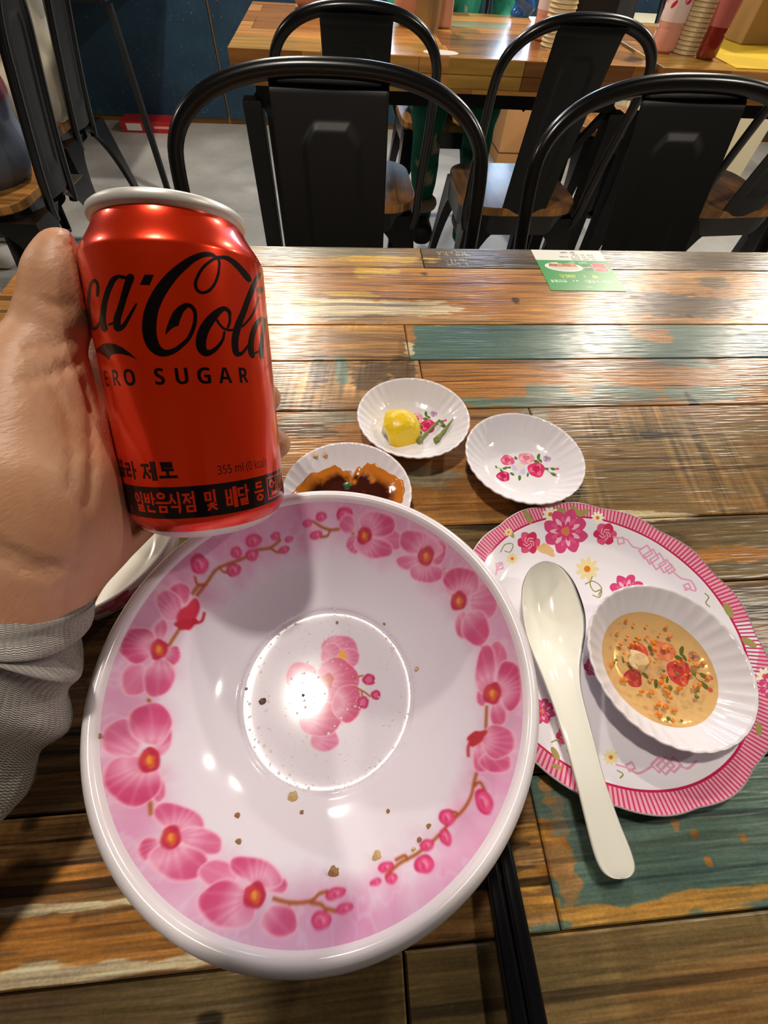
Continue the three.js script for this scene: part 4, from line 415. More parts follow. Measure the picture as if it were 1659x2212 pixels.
// ---------- the hand that holds the can, with its knitted sleeve ----------
const knitTex = dataTex(512, 512, (x, y, o) => { const u = x / 512 * 24, v = y / 512 * 32; const fu = u - Math.floor(u), fv = v + Math.abs(fu - 0.5) * 0.9, q = fv - Math.floor(fv); const h = Math.pow(Math.sin(q * Math.PI), 0.6) * (0.55 + 0.45 * Math.sin(fu * Math.PI)); const n = noise(x / 3, y / 3, 7); const s = 150 + h * 62 + (n - 0.5) * 34; o[0] = s; o[1] = s * 0.99; o[2] = s * 0.955; });
const knitBump = dataTex(512, 512, (x, y, o) => { const u = x / 512 * 24, v = y / 512 * 32; const fu = u - Math.floor(u), fv = v + Math.abs(fu - 0.5) * 0.9, q = fv - Math.floor(fv); const h = Math.pow(Math.sin(q * Math.PI), 0.6) * (0.45 + 0.55 * Math.sin(fu * Math.PI)); o[0] = o[1] = o[2] = 40 + h * 190; }, false);
{
  const cp = (deg, off, s) => canPoint(deg, CAN_R + off, CAN_H - s);
  const wrist = at(5, 1300, 0.213), arm = at(-240, 1640, 0.25), armFar = V(-0.26, 0.80, 0.16);
  const bones = []; const B = (a, b, ra, rb, k = 0.012, kind = 0) => bones.push({ a, b, ra, rb, k, kind });
  // forearm and wrist
  B(wrist, arm, 0.0215, 0.027, 0.02); B(arm, armFar, 0.029, 0.033, 0.02);
  // palm: wrist to the knuckles behind the can, and the heel of the hand
  const kI = cp(-138, 0.013, 0.040), kM = cp(-148, 0.013, 0.062), kR = cp(-150, 0.013, 0.084), kP = cp(-146, 0.012, 0.106);
  const heelT = at(55, 1138, 0.205), heelU = at(180, 1135, 0.226);
  B(wrist, heelT, 0.0210, 0.0205, 0.014); B(at(90, 1262, 0.222), heelU, 0.0150, 0.0160, 0.014); B(wrist, at(90, 1262, 0.222), 0.018, 0.015, 0.012);
  B(heelT, at(70, 1030, 0.204), 0.0215, 0.0205, 0.018); B(at(70, 1030, 0.204), at(55, 890, 0.208), 0.0205, 0.0165, 0.018); B(at(125, 1090, 0.212), at(120, 960, 0.214), 0.0165, 0.0145, 0.016);
  B(heelU, kP, 0.0165, 0.012, 0.018); B(at(140, 1120, 0.222), kR, 0.0165, 0.012, 0.018); B(at(110, 1050, 0.222), kM, 0.0165, 0.012, 0.018); B(at(85, 960, 0.222), kI, 0.0155, 0.0115, 0.018); B(heelU, at(300, 1100, 0.240), 0.0150, 0.0110, 0.014);
  // thumb along the side of the can
  const tm = at(72, 815, 0.211), ti = at(124, 668, 0.214), tt = at(143, 551, 0.217);
  B(at(58, 900, 0.208), tm, 0.0165, 0.0135, 0.012); B(tm, ti, 0.0135, 0.0100, 0.010, 1); B(ti, at(135, 600, 0.216), 0.0100, 0.0102, 0.008, 1); B(at(135, 600, 0.216), tt, 0.0102, 0.0084, 0.008, 1);
  // fingers wrap behind; two tips show past the right side
  const finger = (k, s0, s1, s2, end, r) => { const p1 = cp(172, 0.0105, s0), p2 = cp(140, 0.0092, s1), p3 = cp(end, 0.0078, s2); B(k, p1, r * 1.12, r, 0.006, 2); B(p1, p2, r, r * 0.92, 0.005, 2); B(p2, p3, r * 0.92, r * 0.84, 0.005, 2); };
  finger(kI, 0.040, 0.044, 0.048, 132, 0.0092); finger(kM, 0.063, 0.066, 0.0685, 127, 0.0094); finger(kR, 0.084, 0.088, 0.0915, 121, 0.0092); finger(kP, 0.106, 0.107, 0.109, 132, 0.0080);
  const loc = V(0, 0, 0); const canSd = (p) => { loc.copy(p).sub(CAN_BASE); const y = loc.dot(CAN_A), x = loc.dot(CAN_X), z = loc.dot(CAN_T); return Math.max(Math.hypot(x, z) - CAN_R, -y, y - CAN_H); };
  const sd0 = (p) => { let body = 1; for (const b of bones) if (b.kind !== 2) body = smin(body, capsule(p, b.a, b.b, b.ra, b.rb), b.k); return body; };
  const skinAt = (px, py) => { const d = ray(px, py), p = V(0, 0, 0); let t = 0.08; for (let i = 0; i < 80; i++) { p.copy(d).multiplyScalar(t); p.y += 1; const q = sd0(p); if (q < 0.0002 || t > 0.3) break; t += q * 0.8; } return p.clone(); };
  const creases = [], crease = (list, dep) => { const P = list.map((q) => skinAt(...q)); for (let i = 0; i < P.length - 1; i++) creases.push([P[i], P[i + 1], dep]); };
  crease([[172, 782], [140, 796], [100, 812], [60, 822]], 0.0012); crease([[182, 830], [196, 880], [202, 940], [200, 1020], [190, 1090]], 0.0014); crease([[0, 1180], [40, 1205], [100, 1225], [170, 1222]], 0.0012); crease([[0, 1205], [50, 1232], [110, 1245]], 0.0009); crease([[92, 655], [125, 664], [160, 656]], 0.0007); crease([[60, 752], [110, 748], [165, 728]], 0.0007); crease([[120, 840], [150, 900], [158, 980], [150, 1060]], 0.0006);
  const sd = (p) => { let body = 1, fing = 1; for (const b of bones) { const d = capsule(p, b.a, b.b, b.ra, b.rb); if (b.kind === 2) fing = Math.min(fing, d); else body = smin(body, d, b.k); } let d = smin(body, fing, 0.006); d += (noise3(p.x * 60, p.y * 60, p.z * 60, 9) - 0.5) * 0.0012; for (const [c1, c2, dep] of creases) { const q = capsule(p, c1, c2, 0, 0); if (q < 0.006) d += dep * Math.exp(-q * q / 0.0000028); } return Math.max(d, 0.0004 - canSd(p)); };
  const lo = V(-0.205, 0.79, -0.25), hi = V(0.012, 0.99, -0.03); let xmin = 9;
  const col = (p, c) => { const n = noise3(p.x * 70, p.y * 70, p.z * 70, 5), m = noise3(p.x * 420, p.y * 420, p.z * 420, 8); c.setRGB(0.60 + (n - 0.5) * 0.10 + (m - 0.5) * 0.05, 0.315 + (n - 0.5) * 0.10 + (m - 0.5) * 0.04, 0.178 + (n - 0.5) * 0.07 + (m - 0.5) * 0.03); };
  const skinBump = dataTex(512, 512, (x, y, o) => { const v = 128 + (fbm(x / 5, y / 5, 3, 3) - 0.5) * 150 + (fbm(x / 40, y / 12, 8, 3) - 0.5) * 120; o[0] = o[1] = o[2] = v; }, false); skinBump.repeat.set(14, 14);
  const t = thing('person', 'hand in a grey knitted sleeve gripping the red can', 'person');
  part('hand', sdfMesh(sd, lo, hi, 0.0018, col), phys(0xffffff, 0.46, { vertexColors: true, bumpMap: skinBump, bumpScale: 0.00016, sheen: 0.2, sheenRoughness: 0.5 }), t, 'bare left hand with fingers wrapped round the can');
  // sleeve: a soft tube round the forearm, open at the cuff
  const A0 = at(-18, 1256, 0.212), A1 = at(-55, 1370, 0.224), A2 = at(-240, 1640, 0.25), A3 = V(-0.26, 0.80, 0.16); const cv = new THREE.CatmullRomCurve3([A0, A1, A2, A3], false, 'centripetal'); const n = 60, fr = cv.computeFrenetFrames(n, false), NS = 72;
  const ringAt = (i, extra) => { const u = i / n, c = cv.getPoint(u); return Array.from({ length: NS }, (_, j) => { const a = j / NS * 6.2832; const r = 0.031 + 0.010 * smooth(0, 0.5, u) + extra + 0.0026 * Math.sin(u * 34 + 2.2 * Math.sin(a + 1)) * smooth(0.03, 0.12, u) + 0.002 * Math.sin(a * 3 + u * 9) + 0.0014 * Math.sin(a * 2 + 1) * (1 - u); return c.clone().addScaledVector(fr.normals[i], Math.cos(a) * r).addScaledVector(fr.binormals[i], Math.sin(a) * r); }); };
  const rings = []; for (let i = 8; i >= 0; i--) rings.push(ringAt(i, -0.0036)); rings.push(ringAt(0, -0.0022).map((p) => p.addScaledVector(fr.tangents[0], -0.0012))); for (let i = 0; i <= n; i++) rings.push(ringAt(i, i === 0 ? -0.0008 : 0)); rings.push(ringAt(n, -0.02), ringAt(n, -0.0395));
  const sg = loft(rings, { cap: false, uv: (i, j) => [j / NS * 4, i / rings.length * 7] });
  part('sleeve', sg, std(0xffffff, 0.95, { map: knitTex, bumpMap: knitBump, bumpScale: 0.0012 }), t, 'light grey ribbed knit cuff');
}
// ---------- black metal chairs with wooden seats ----------
const seatTex = dataTex(512, 512, (x, y, o) => { const p = Math.floor(x / 86), n = fbm(x / 7 + p * 31, y / 190, 40 + p, 3), m = fbm(x / 30 + p * 3, y / 90, 60 + p, 3); const k = 0.72 + hash2(p, 1, 5) * 0.3 + (n - 0.5) * 0.35 + (m - 0.5) * 0.35, j = x % 86 < 2 ? 0.55 : 1; o[0] = 176 * k * j; o[1] = 122 * k * j; o[2] = 62 * k * j; });
const matSeat = phys(0xffffff, 0.3, { map: seatTex });
const matPanel = phys(rgb(15, 15, 15), 0.46, { metalness: 0.1 });
function makeChair(W, PW, label, half = 0.172, shift = 0) {
  const t = thing('metal_chair', label, 'chair'); const SH = 0.46, HB = 0.855;
  { // rounded-square seat board
    const s = new THREE.Shape(), a = half, r = 0.095; s.moveTo(-a + r, -a); s.lineTo(a - r, -a); s.quadraticCurveTo(a, -a, a, -a + r); s.lineTo(a * 1.02, a - r); s.quadraticCurveTo(a, a, a - r, a); s.lineTo(-a + r, a); s.quadraticCurveTo(-a, a, -a * 1.02, a - r); s.lineTo(-a, -a + r); s.quadraticCurveTo(-a, -a, -a + r, -a);
    const g = new THREE.ExtrudeGeometry(s, { depth: 0.016, bevelEnabled: true, bevelThickness: 0.003, bevelSize: 0.003, bevelSegments: 2, curveSegments: 8 }); g.rotateX(-Math.PI / 2); g.translate(0, SH - 0.019, shift); part('seat', boxUV(g, 2.6), matSeat, t, 'jointed wooden seat board');
    const ring = new THREE.Shape(s.getPoints(8)); const h = new THREE.Path(s.getPoints(8).map((p) => new THREE.Vector2(p.x * 0.94, p.y * 0.94))); ring.holes.push(h); const g2 = new THREE.ExtrudeGeometry(ring, { depth: 0.05, bevelEnabled: false, curveSegments: 8 }); g2.rotateX(-Math.PI / 2); g2.translate(0, SH - 0.0725, shift); part('seat_frame', g2, matBlackMetal, t);
  }
  for (const sx of [-1, 1]) for (const sz of [-1, 1]) { // folded-sheet legs, flaring into the apron
    const rings = []; for (let i = 0; i <= 16; i++) { const u = i / 16, y = lerp(SH - 0.03, 0.012, u); const cx = sx * (0.166 + 0.05 * u), cz = sz * (0.166 + 0.055 * u), arm = 0.026 + 0.105 * Math.exp(-u * 7) + 0.012 * (1 - u), th = 0.004; const L = [[0, 0], [arm, 0], [arm, th], [th, th], [th, arm], [0, arm]].map(([a, b]) => V(cx - sx * a, y, cz - sz * b)); rings.push(sx * sz > 0 ? L : L.reverse()); }
    const g = loft(rings).toNonIndexed(); g.computeVertexNormals(); part('leg', g, matBlackMetal, t); const f = box(0.026, 0.014, 0.026, sx * 0.204, 0.007, sz * 0.209, 0.003); part('foot_cap', f, matBlackMatte, t);
  }
  const lean = (y) => -0.165 - 0.115 * Math.pow((y - 0.43) / 0.43, 1.15);
  const hw = W / 2, pts = []; for (const y of [0.43, 0.5, 0.58, 0.66, 0.73]) pts.push(V(-lerp(hw * 0.9, hw - 0.0125, smooth(0.43, 0.7, y)), y, lean(y))); const rx = hw - 0.0125, ry = HB - 0.0125 - 0.73; for (let i = 1; i < 16; i++) { const a = Math.PI * (1 - i / 16); pts.push(V(Math.sign(Math.cos(a)) * Math.pow(Math.abs(Math.cos(a)), 0.82) * rx, 0.73 + Math.pow(Math.sin(a), 0.86) * ry, lean(0.73 + Math.pow(Math.sin(a), 0.86) * ry))); } for (const y of [0.73, 0.66, 0.58, 0.5, 0.43]) pts.push(V(lerp(hw * 0.9, hw - 0.0125, smooth(0.43, 0.7, y)), y, lean(y)));
  pts.unshift(V(-hw * 0.85, 0.40, -0.16)); pts.push(V(hw * 0.85, 0.40, -0.16)); part('back_frame', tube(pts, 0.0112, 120, 12), matBlackMetal, t);
  { // bent back panel with a pressed recess
    const NX = 34, NY = 80, rings = []; const P = [], I = []; const zed = (s, v) => { const y = lerp(0.445, HB - 0.02, v); const em = (1 - smooth(0.86, 0.877, v + Math.max(0, Math.abs(s) - 0.3) * 0.25)) * smooth(0.12, 0.2, v) * (1 - smooth(0.44, 0.54, Math.abs(s))); return lean(y) - 0.006 * (1 - s * s) + 0.0042 * em - (v > 0.97 ? (v - 0.97) * 0.5 : 0); };
    for (let side = 0; side < 2; side++) for (let i = 0; i <= NY; i++) for (let j = 0; j <= NX; j++) { const v = i / NY, s = -1 + 2 * j / NX, y = lerp(0.445, HB - 0.02, v); P.push(s * lerp(PW * 0.44, PW * 0.5, v), y, zed(s, v) - (side ? 0.002 : 0)); }
    const n = NX + 1, L = (NY + 1) * n; for (let i = 0; i < NY; i++) for (let j = 0; j < NX; j++) { const a = i * n + j; I.push(a, a + 1, a + n + 1, a, a + n + 1, a + n, L + a, L + a + n + 1, L + a + 1, L + a, L + a + n, L + a + n + 1); } for (let i = 0; i < NY; i++) for (const j of [0, NX]) { const a = i * n + j, b = a + n; j ? I.push(a, L + a, L + b, a, L + b, b) : I.push(a, L + b, L + a, a, b, L + b); } for (let j = 0; j < NX; j++) for (const i of [0, NY]) { const a = i * n + j; i ? I.push(a, a + 1, L + a + 1, a, L + a + 1, L + a) : I.push(a, L + a + 1, a + 1, a, L + a, L + a + 1); }
    const g = new THREE.BufferGeometry(); g.setAttribute('position', new THREE.Float32BufferAttribute(P, 3)); g.setIndex(I); g.computeVertexNormals(); part('back_panel', g, matPanel, t);
  }
  return t;
}
const CG = 'black metal chairs with wooden seats';
const wide = makeChair(0.49, 0.170, 'black metal chair tucked under our table, directly behind the can'); wide.position.set(-0.010, 0, -0.567); wide.userData.group = CG;
copyOf(wide, [0.545, 0, -0.572], 0.02, 'black metal chair tucked under our table beyond the green flyer', CG);
const slim = makeChair(0.385, 0.150, 'black metal chair backed against the far wooden table, before the metal tumbler'); slim.position.set(0.045, 0, -1.585); slim.rotation.y = Math.PI; slim.userData.group = CG;
copyOf(slim, [0.535, 0, -1.585], Math.PI + 0.02, 'black metal chair backed against the far table before the stacked paper cups', CG);
copyOf(slim, [1.215, 0, -1.60], Math.PI + 0.1, 'black metal chair by the yellow-covered table, seat lit warm', CG);
copyOf(slim, [0.42, 0, -2.30], 0, 'black metal chair the person in green sits on', CG);
copyOf(slim, [1.14, 0, -2.30], 0.05, 'empty black metal chair on the far side of the yellow-covered table', CG);
const narrow = makeChair(0.15, 0.118, 'black metal chair under the person in maroon and denim', 0.155, 0.035); narrow.position.set(-0.965, 0, -1.51); narrow.rotation.y = -1.64; narrow.userData.group = CG;
copyOf(narrow, [-1.06, 0, -2.05], -1.64, 'black metal chair under the person in cream clothes', CG);

// ---------- far tables ----------
const farTex = dataTex(1024, 512, (x, y, o) => { const row = Math.floor(y / 40), off = Math.floor(hash2(row, 3, 9) * 300), st = Math.floor((x + off) / 260), q = hash2(row, st, 12); const n = fbm((x + q * 500) / 130, y / 5 + row * 9, 70 + row, 3); const A = q < 0.3 ? [156, 104, 52] : q < 0.55 ? [196, 140, 74] : q < 0.75 ? [176, 136, 66] : q < 0.88 ? [128, 84, 46] : [150, 150, 120]; const k = 0.8 + n * 0.42, j = (y % 40 < 1 || (x + off) % 260 < 2) ? 0.7 : 1; o[0] = A[0] * k * j; o[1] = A[1] * k * j; o[2] = A[2] * k * j; });
const matFar = phys(0xffffff, 0.22, { map: farTex, specularIntensity: 0.9 });
function farTable(label, x0, x1, z0, z1, wallHung) { const t = thing(wallHung ? 'wall_counter' : 'wooden_table', label, wallHung ? 'counter' : 'table', [(x0 + x1) / 2, 0, (z0 + z1) / 2]); const w = x1 - x0, d = z1 - z0; part('table_top', boxUV(box(w, 0.03, d, 0, 0.735, 0, 0.003), 0.9), matFar, t); part('edge_band', boxUV(mergeGeometries([box(w - 0.002, 0.034, 0.022, 0, 0.703, d / 2 - 0.012), box(w - 0.002, 0.034, 0.022, 0, 0.703, -d / 2 + 0.012), box(0.022, 0.034, d - 0.05, w / 2 - 0.012, 0.703, 0), box(0.022, 0.034, d - 0.05, -w / 2 + 0.012, 0.703, 0)]), 0.9), matFar, t); const fr = [box(w - 0.1, 0.035, 0.03, 0, 0.667, d / 2 - 0.06), box(w - 0.1, 0.035, 0.03, 0, 0.667, -d / 2 + 0.06), box(0.03, 0.035, d - 0.12, w / 2 - 0.06, 0.667, 0), box(0.03, 0.035, d - 0.12, -w / 2 + 0.06, 0.667, 0)]; part('frame', mergeGeometries(fr), matBlackMatte, t); const q = wallHung ? 0.026 : 0.048; for (const sx of [-1, 1]) for (const sz of wallHung ? [1] : [-1, 1]) { part('leg', box(q, 0.65, q, sx * (w / 2 - 0.032), 0.325, sz * (d / 2 - 0.06), 0.003), matBlackMatte, t); if (!wallHung) part('brace', (() => { const g = box(0.16, 0.018, 0.02); g.rotateZ(sx * 0.9); g.translate(sx * (w / 2 - 0.095), 0.60, sz * (d / 2 - 0.06)); return g; })(), matBlackMatte, t); } return t; }
farTable('far wooden table with bottles, paper cups and a metal tumbler on it', -0.252, 0.803, -2.08, -1.480);
farTable('far wooden table with the red sauce bottle and yellow mat', 0.826, 1.90, -2.08, -1.480);
farTable('wall counter whose thin black leg stands before the blue wall', -2.05, -0.86, -3.775, -2.64, true);

// ---------- things on the far tables ----------
const onT = (px, py) => tp(px, py, 0.75);
{
  const tin = phys(rgb(168, 156, 128), 0.3, { metalness: 0.85 }); const p = tp(918, 74, 0.75); const rr = []; for (let i = 0; i <= 14; i++) rr.push([lerp(0.030, 0.037, i / 14), i / 14 * 0.11]);
  const fl = (pts) => fluted(pts, 0, 144, (r, y, k, a) => [r * (1 + (y > 0.008 && y < 0.1 ? 0.018 * Math.cos(a * 36) : 0)), y]);
  const t = thing('metal_tumbler', 'ribbed metal tumbler holding utensils on the far table', 'tumbler', [p.x + 0.008, 0.75, p.z - 0.03]); part('cup_wall', fl([[0.0001, 0.001], [0.029, 0], ...rr, [0.0358, 0.11], [0.029, 0.004], [0.0001, 0.004]]), tin, t);
  const pot = tp(905, 66, 0.75); const c = thing('clay_pot', 'round pinkish clay pot behind the metal tumbler', 'pot', [pot.x - 0.01, 0.75, pot.z - 0.075]); part('pot_wall', lathe([[0.0001, 0], [0.035, 0], [0.052, 0.02], [0.058, 0.05], [0.05, 0.085], [0.044, 0.1], [0.04, 0.1], [0.046, 0.08], [0.05, 0.05], [0.0001, 0.01]], 48), phys(rgb(206, 146, 118), 0.4), c);
  const bx = tp(950, 66, 0.75); const b = thing('condiment_box', 'pinkish-tan condiment box next to the metal tumbler', 'box', [bx.x + 0.012, 0.75, bx.z - 0.055]); part('box_wall', box(0.05, 0.12, 0.06, 0, 0.06, 0, 0.006), phys(rgb(206, 152, 128), 0.5), b); part('lid', box(0.052, 0.012, 0.062, 0, 0.126, 0, 0.004), phys(rgb(150, 90, 80), 0.5), b);
  const p2 = tp(675, 26, 0.75); const c2 = thing('clay_pot', 'pinkish clay pot standing alone on the far table corner', 'pot', [p2.x, 0.75, p2.z - 0.05]); part('pot_wall', lathe([[0.0001, 0], [0.04, 0], [0.056, 0.02], [0.062, 0.05], [0.054, 0.085], [0.048, 0.1], [0.044, 0.1], [0.05, 0.08], [0.054, 0.05], [0.0001, 0.01]], 48), phys(rgb(196, 140, 120), 0.4), c2);
  const s = tp(952, 114, 0.75); const card = single('paper_sticker', (() => { const g = new THREE.CylinderGeometry(0.044, 0.044, 0.0008, 40); g.scale(1, 1, 0.6); return g; })(), phys(rgb(232, 224, 214), 0.4), 'oval white paper sticker on the far table edge', 'sticker'); card.position.set(s.x, 0.7505, s.z);
  // blue plastic pouch
  const bl = tp(1128, 42, 0.75); const pg = sdfMesh((q) => Math.max(Math.hypot(q.x / 1.0, Math.max(Math.abs(q.y - 0.06) - 0.045, 0), q.z / 0.6) - 0.034 + 0.005 * Math.sin(q.y * 130 + q.x * 60), -q.y), V(-0.06, 0, -0.04), V(0.06, 0.15, 0.04), 0.004); const pouch = single('plastic_pouch', pg, phys(rgb(30, 92, 168), 0.15, { clearcoat: 0.6 }), 'shiny crumpled blue plastic pouch on the far table', 'pouch'); pouch.position.set(bl.x + 0.01, 0.75, bl.z - 0.05);
  // clear bottle with red-white label, paper cup stacks, sauce bottles
  const labelTex = canvas(512, 256, (g, w, h) => { g.fillStyle = 'rgb(236,214,208)'; g.fillRect(0, 0, w, h); srand(8); for (let i = 0; i < 40; i++) { g.fillStyle = rnd() < 0.6 ? 'rgb(196,40,66)' : 'rgb(240,150,150)'; g.beginPath(); g.ellipse(rnd(0, w), rnd(40, 190), rnd(8, 34), rnd(5, 14), rnd(0, 3), 0, 7); g.fill(); } });
  const bottle = (name, x, z, R, H, mat, label, lab, cat = 'bottle') => { const t = thing(name, label, cat, [x, 0.75, z]); part('bottle_wall', lathe([[0.0001, 0.002], [R * 0.8, 0], [R, 0.008], [R, H * 0.18], [R * 0.96, H * 0.2], [R * 0.96, H * 0.22], [R, H * 0.24], [R, H * 0.62], [R * 0.85, H * 0.74], [R * 0.42, H * 0.9], [R * 0.4, H]], 40), mat, t); part('cap', lathe([[R * 0.44, H - 0.004], [R * 0.46, H + 0.018], [0.0001, H + 0.019]], 30), phys(rgb(210, 60, 60), 0.4), t); part('label_sleeve', lathe([[R * 1.012, H * 0.27], [R * 1.012, H * (lab ? 0.60 : 0.5)]], 40), lab ? phys(0xffffff, 0.3, { map: labelTex }) : phys(rgb(172, 92, 84), 0.3), t, lab ? 'white label with red print' : 'dull pink label'); return t; };
  const pink = phys(rgb(226, 160, 140), 0.12, { clearcoat: 0.6 }), red = phys(rgb(120, 30, 22), 0.12, { clearcoat: 0.6 });
  const b1 = tp(1175, 92, 0.75); bottle('drink_bottle', b1.x + 0.005, b1.z - 0.03, 0.033, 0.21, pink, 'pinkish bottle with red-white label beside the paper cups', true); const b2 = tp(1435, 120, 0.75); bottle('drink_bottle', b2.x + 0.008, b2.z - 0.045, 0.032, 0.21, pink, 'pinkish bottle with red-white label beside the red sauce bottle', true); const b3 = tp(1530, 133, 0.75); bottle('sauce_bottle', b3.x + 0.003, b3.z - 0.028, 0.026, 0.22, red, 'dark red sauce bottle on the yellow-covered table', false);
  const cups = (x, z, n, label) => { const t = thing('cup_stack', label, 'paper cups', [x, 0.75, z]); const paper = phys(rgb(232, 214, 168), 0.6); const g = lathe([[0.0001, 0.0015], [0.024, 0], [0.0245, 0.001], [0.0335, 0.066], [0.0352, 0.0668], [0.0352, 0.069], [0.0335, 0.0695], [0.0325, 0.066], [0.0235, 0.003], [0.0001, 0.003]].map(([r, y]) => [r, 0.07 - y]).reverse(), 36); for (let i = 0; i < n; i++) { const c = part('paper_cup', g, paper, t); c.position.y = i * 0.0085; } return t; };
  const c1 = tp(1200, 106, 0.75); cups(c1.x + 0.004, c1.z - 0.034, 20, 'stack of cream paper cups beside the pinkish bottle on the far table'); const c3 = tp(1484, 120, 0.75); cups(c3.x + 0.006, c3.z - 0.03, 22, 'stack of cream paper cups next to the red sauce bottle');
  // black caddy between the bottles
  const k = thing('utensil_caddy', 'black and steel utensil caddy behind the stacked cups', 'caddy', [0.70, 0.75, -1.76]); part('tray', box(0.12, 0.09, 0.10, 0, 0.045, 0, 0.006), matBlackMatte, k); for (let i = 0; i < 8; i++) part('utensil', (() => { const g = new THREE.CylinderGeometry(0.004, 0.004, 0.20, 8); g.rotateZ((i - 3.5) * 0.03); g.translate(-0.045 + i * 0.013, 0.13, -0.02 + (i % 3) * 0.02); return g; })(), phys(rgb(190, 190, 186), 0.25, { metalness: 0.9 }), k);
  // yellow mat and kraft box
  const y0 = tp(1570, 140, 0.75); const ym = single('table_mat', box(0.82, 0.002, 0.40), phys(rgb(232, 196, 50), 0.35), 'bright yellow mat covering the far right table', 'mat'); ym.position.set(1.44, 0.7512, -1.70); const kb = thing('kraft_box', 'tan kraft box standing on the yellow mat', 'box', [1.30, 0.7522, -1.86], 0.15); part('box_wall', box(0.22, 0.26, 0.12, 0, 0.13, 0, 0.004), std(rgb(150, 116, 62), 0.7), kb); part('lid_flap', box(0.224, 0.004, 0.124, 0, 0.262, 0), std(rgb(160, 126, 70), 0.7), kb);
}
// ---------- things on the floor by the wall ----------
{
  const rb = tp(338, 274, 0); const t = thing('red_carton', 'flat red carton lying against the blue wall', 'carton', [rb.x, 0, -3.66]); part('carton_body', box(0.36, 0.055, 0.14, 0, 0.0275, 0, 0.003), std(rgb(170, 34, 36), 0.5), t); part('barcode_label', box(0.09, 0.034, 0.002, -0.10, 0.028, 0.0705), std(rgb(224, 216, 210), 0.6), t, 'white barcode label'); part('print_strip', box(0.10, 0.012, 0.002, 0.07, 0.028, 0.0705), std(rgb(226, 150, 150), 0.6), t);
  const c = thing('cardboard_box', 'brown cardboard box stored under the far table by the blue wall', 'box', [1.18, 0, -3.40]); part('box_wall', box(0.42, 0.40, 0.36, 0, 0.20, 0, 0.004), std(rgb(190, 140, 88), 0.8), c); part('lid', box(0.44, 0.05, 0.38, 0, 0.43, 0, 0.006), std(rgb(226, 220, 208), 0.6), c, 'white lid with a grey edge'); part('tape_line', box(0.425, 0.004, 0.364, 0, 0.062, 0), std(rgb(70, 50, 36), 0.8), c);
  const c2 = thing('cream_cabinet', 'low cream cabinet standing beyond the yellow-covered table', 'cabinet', [1.95, 0, -3.2]); part('cabinet_body', box(0.9, 0.62, 0.5, 0, 0.31, 0, 0.008), std(rgb(214, 204, 170), 0.6), c2); for (const x of [-0.225, 0.225]) { const d = part('cabinet_door', box(0.42, 0.54, 0.014, x, 0.31, 0.257, 0.003), std(rgb(220, 210, 178), 0.6), c2); part('handle', box(0.012, 0.1, 0.016, x - Math.sign(x) * 0.17, 0.34, 0.272, 0.003), matBlackMatte, d); }
}
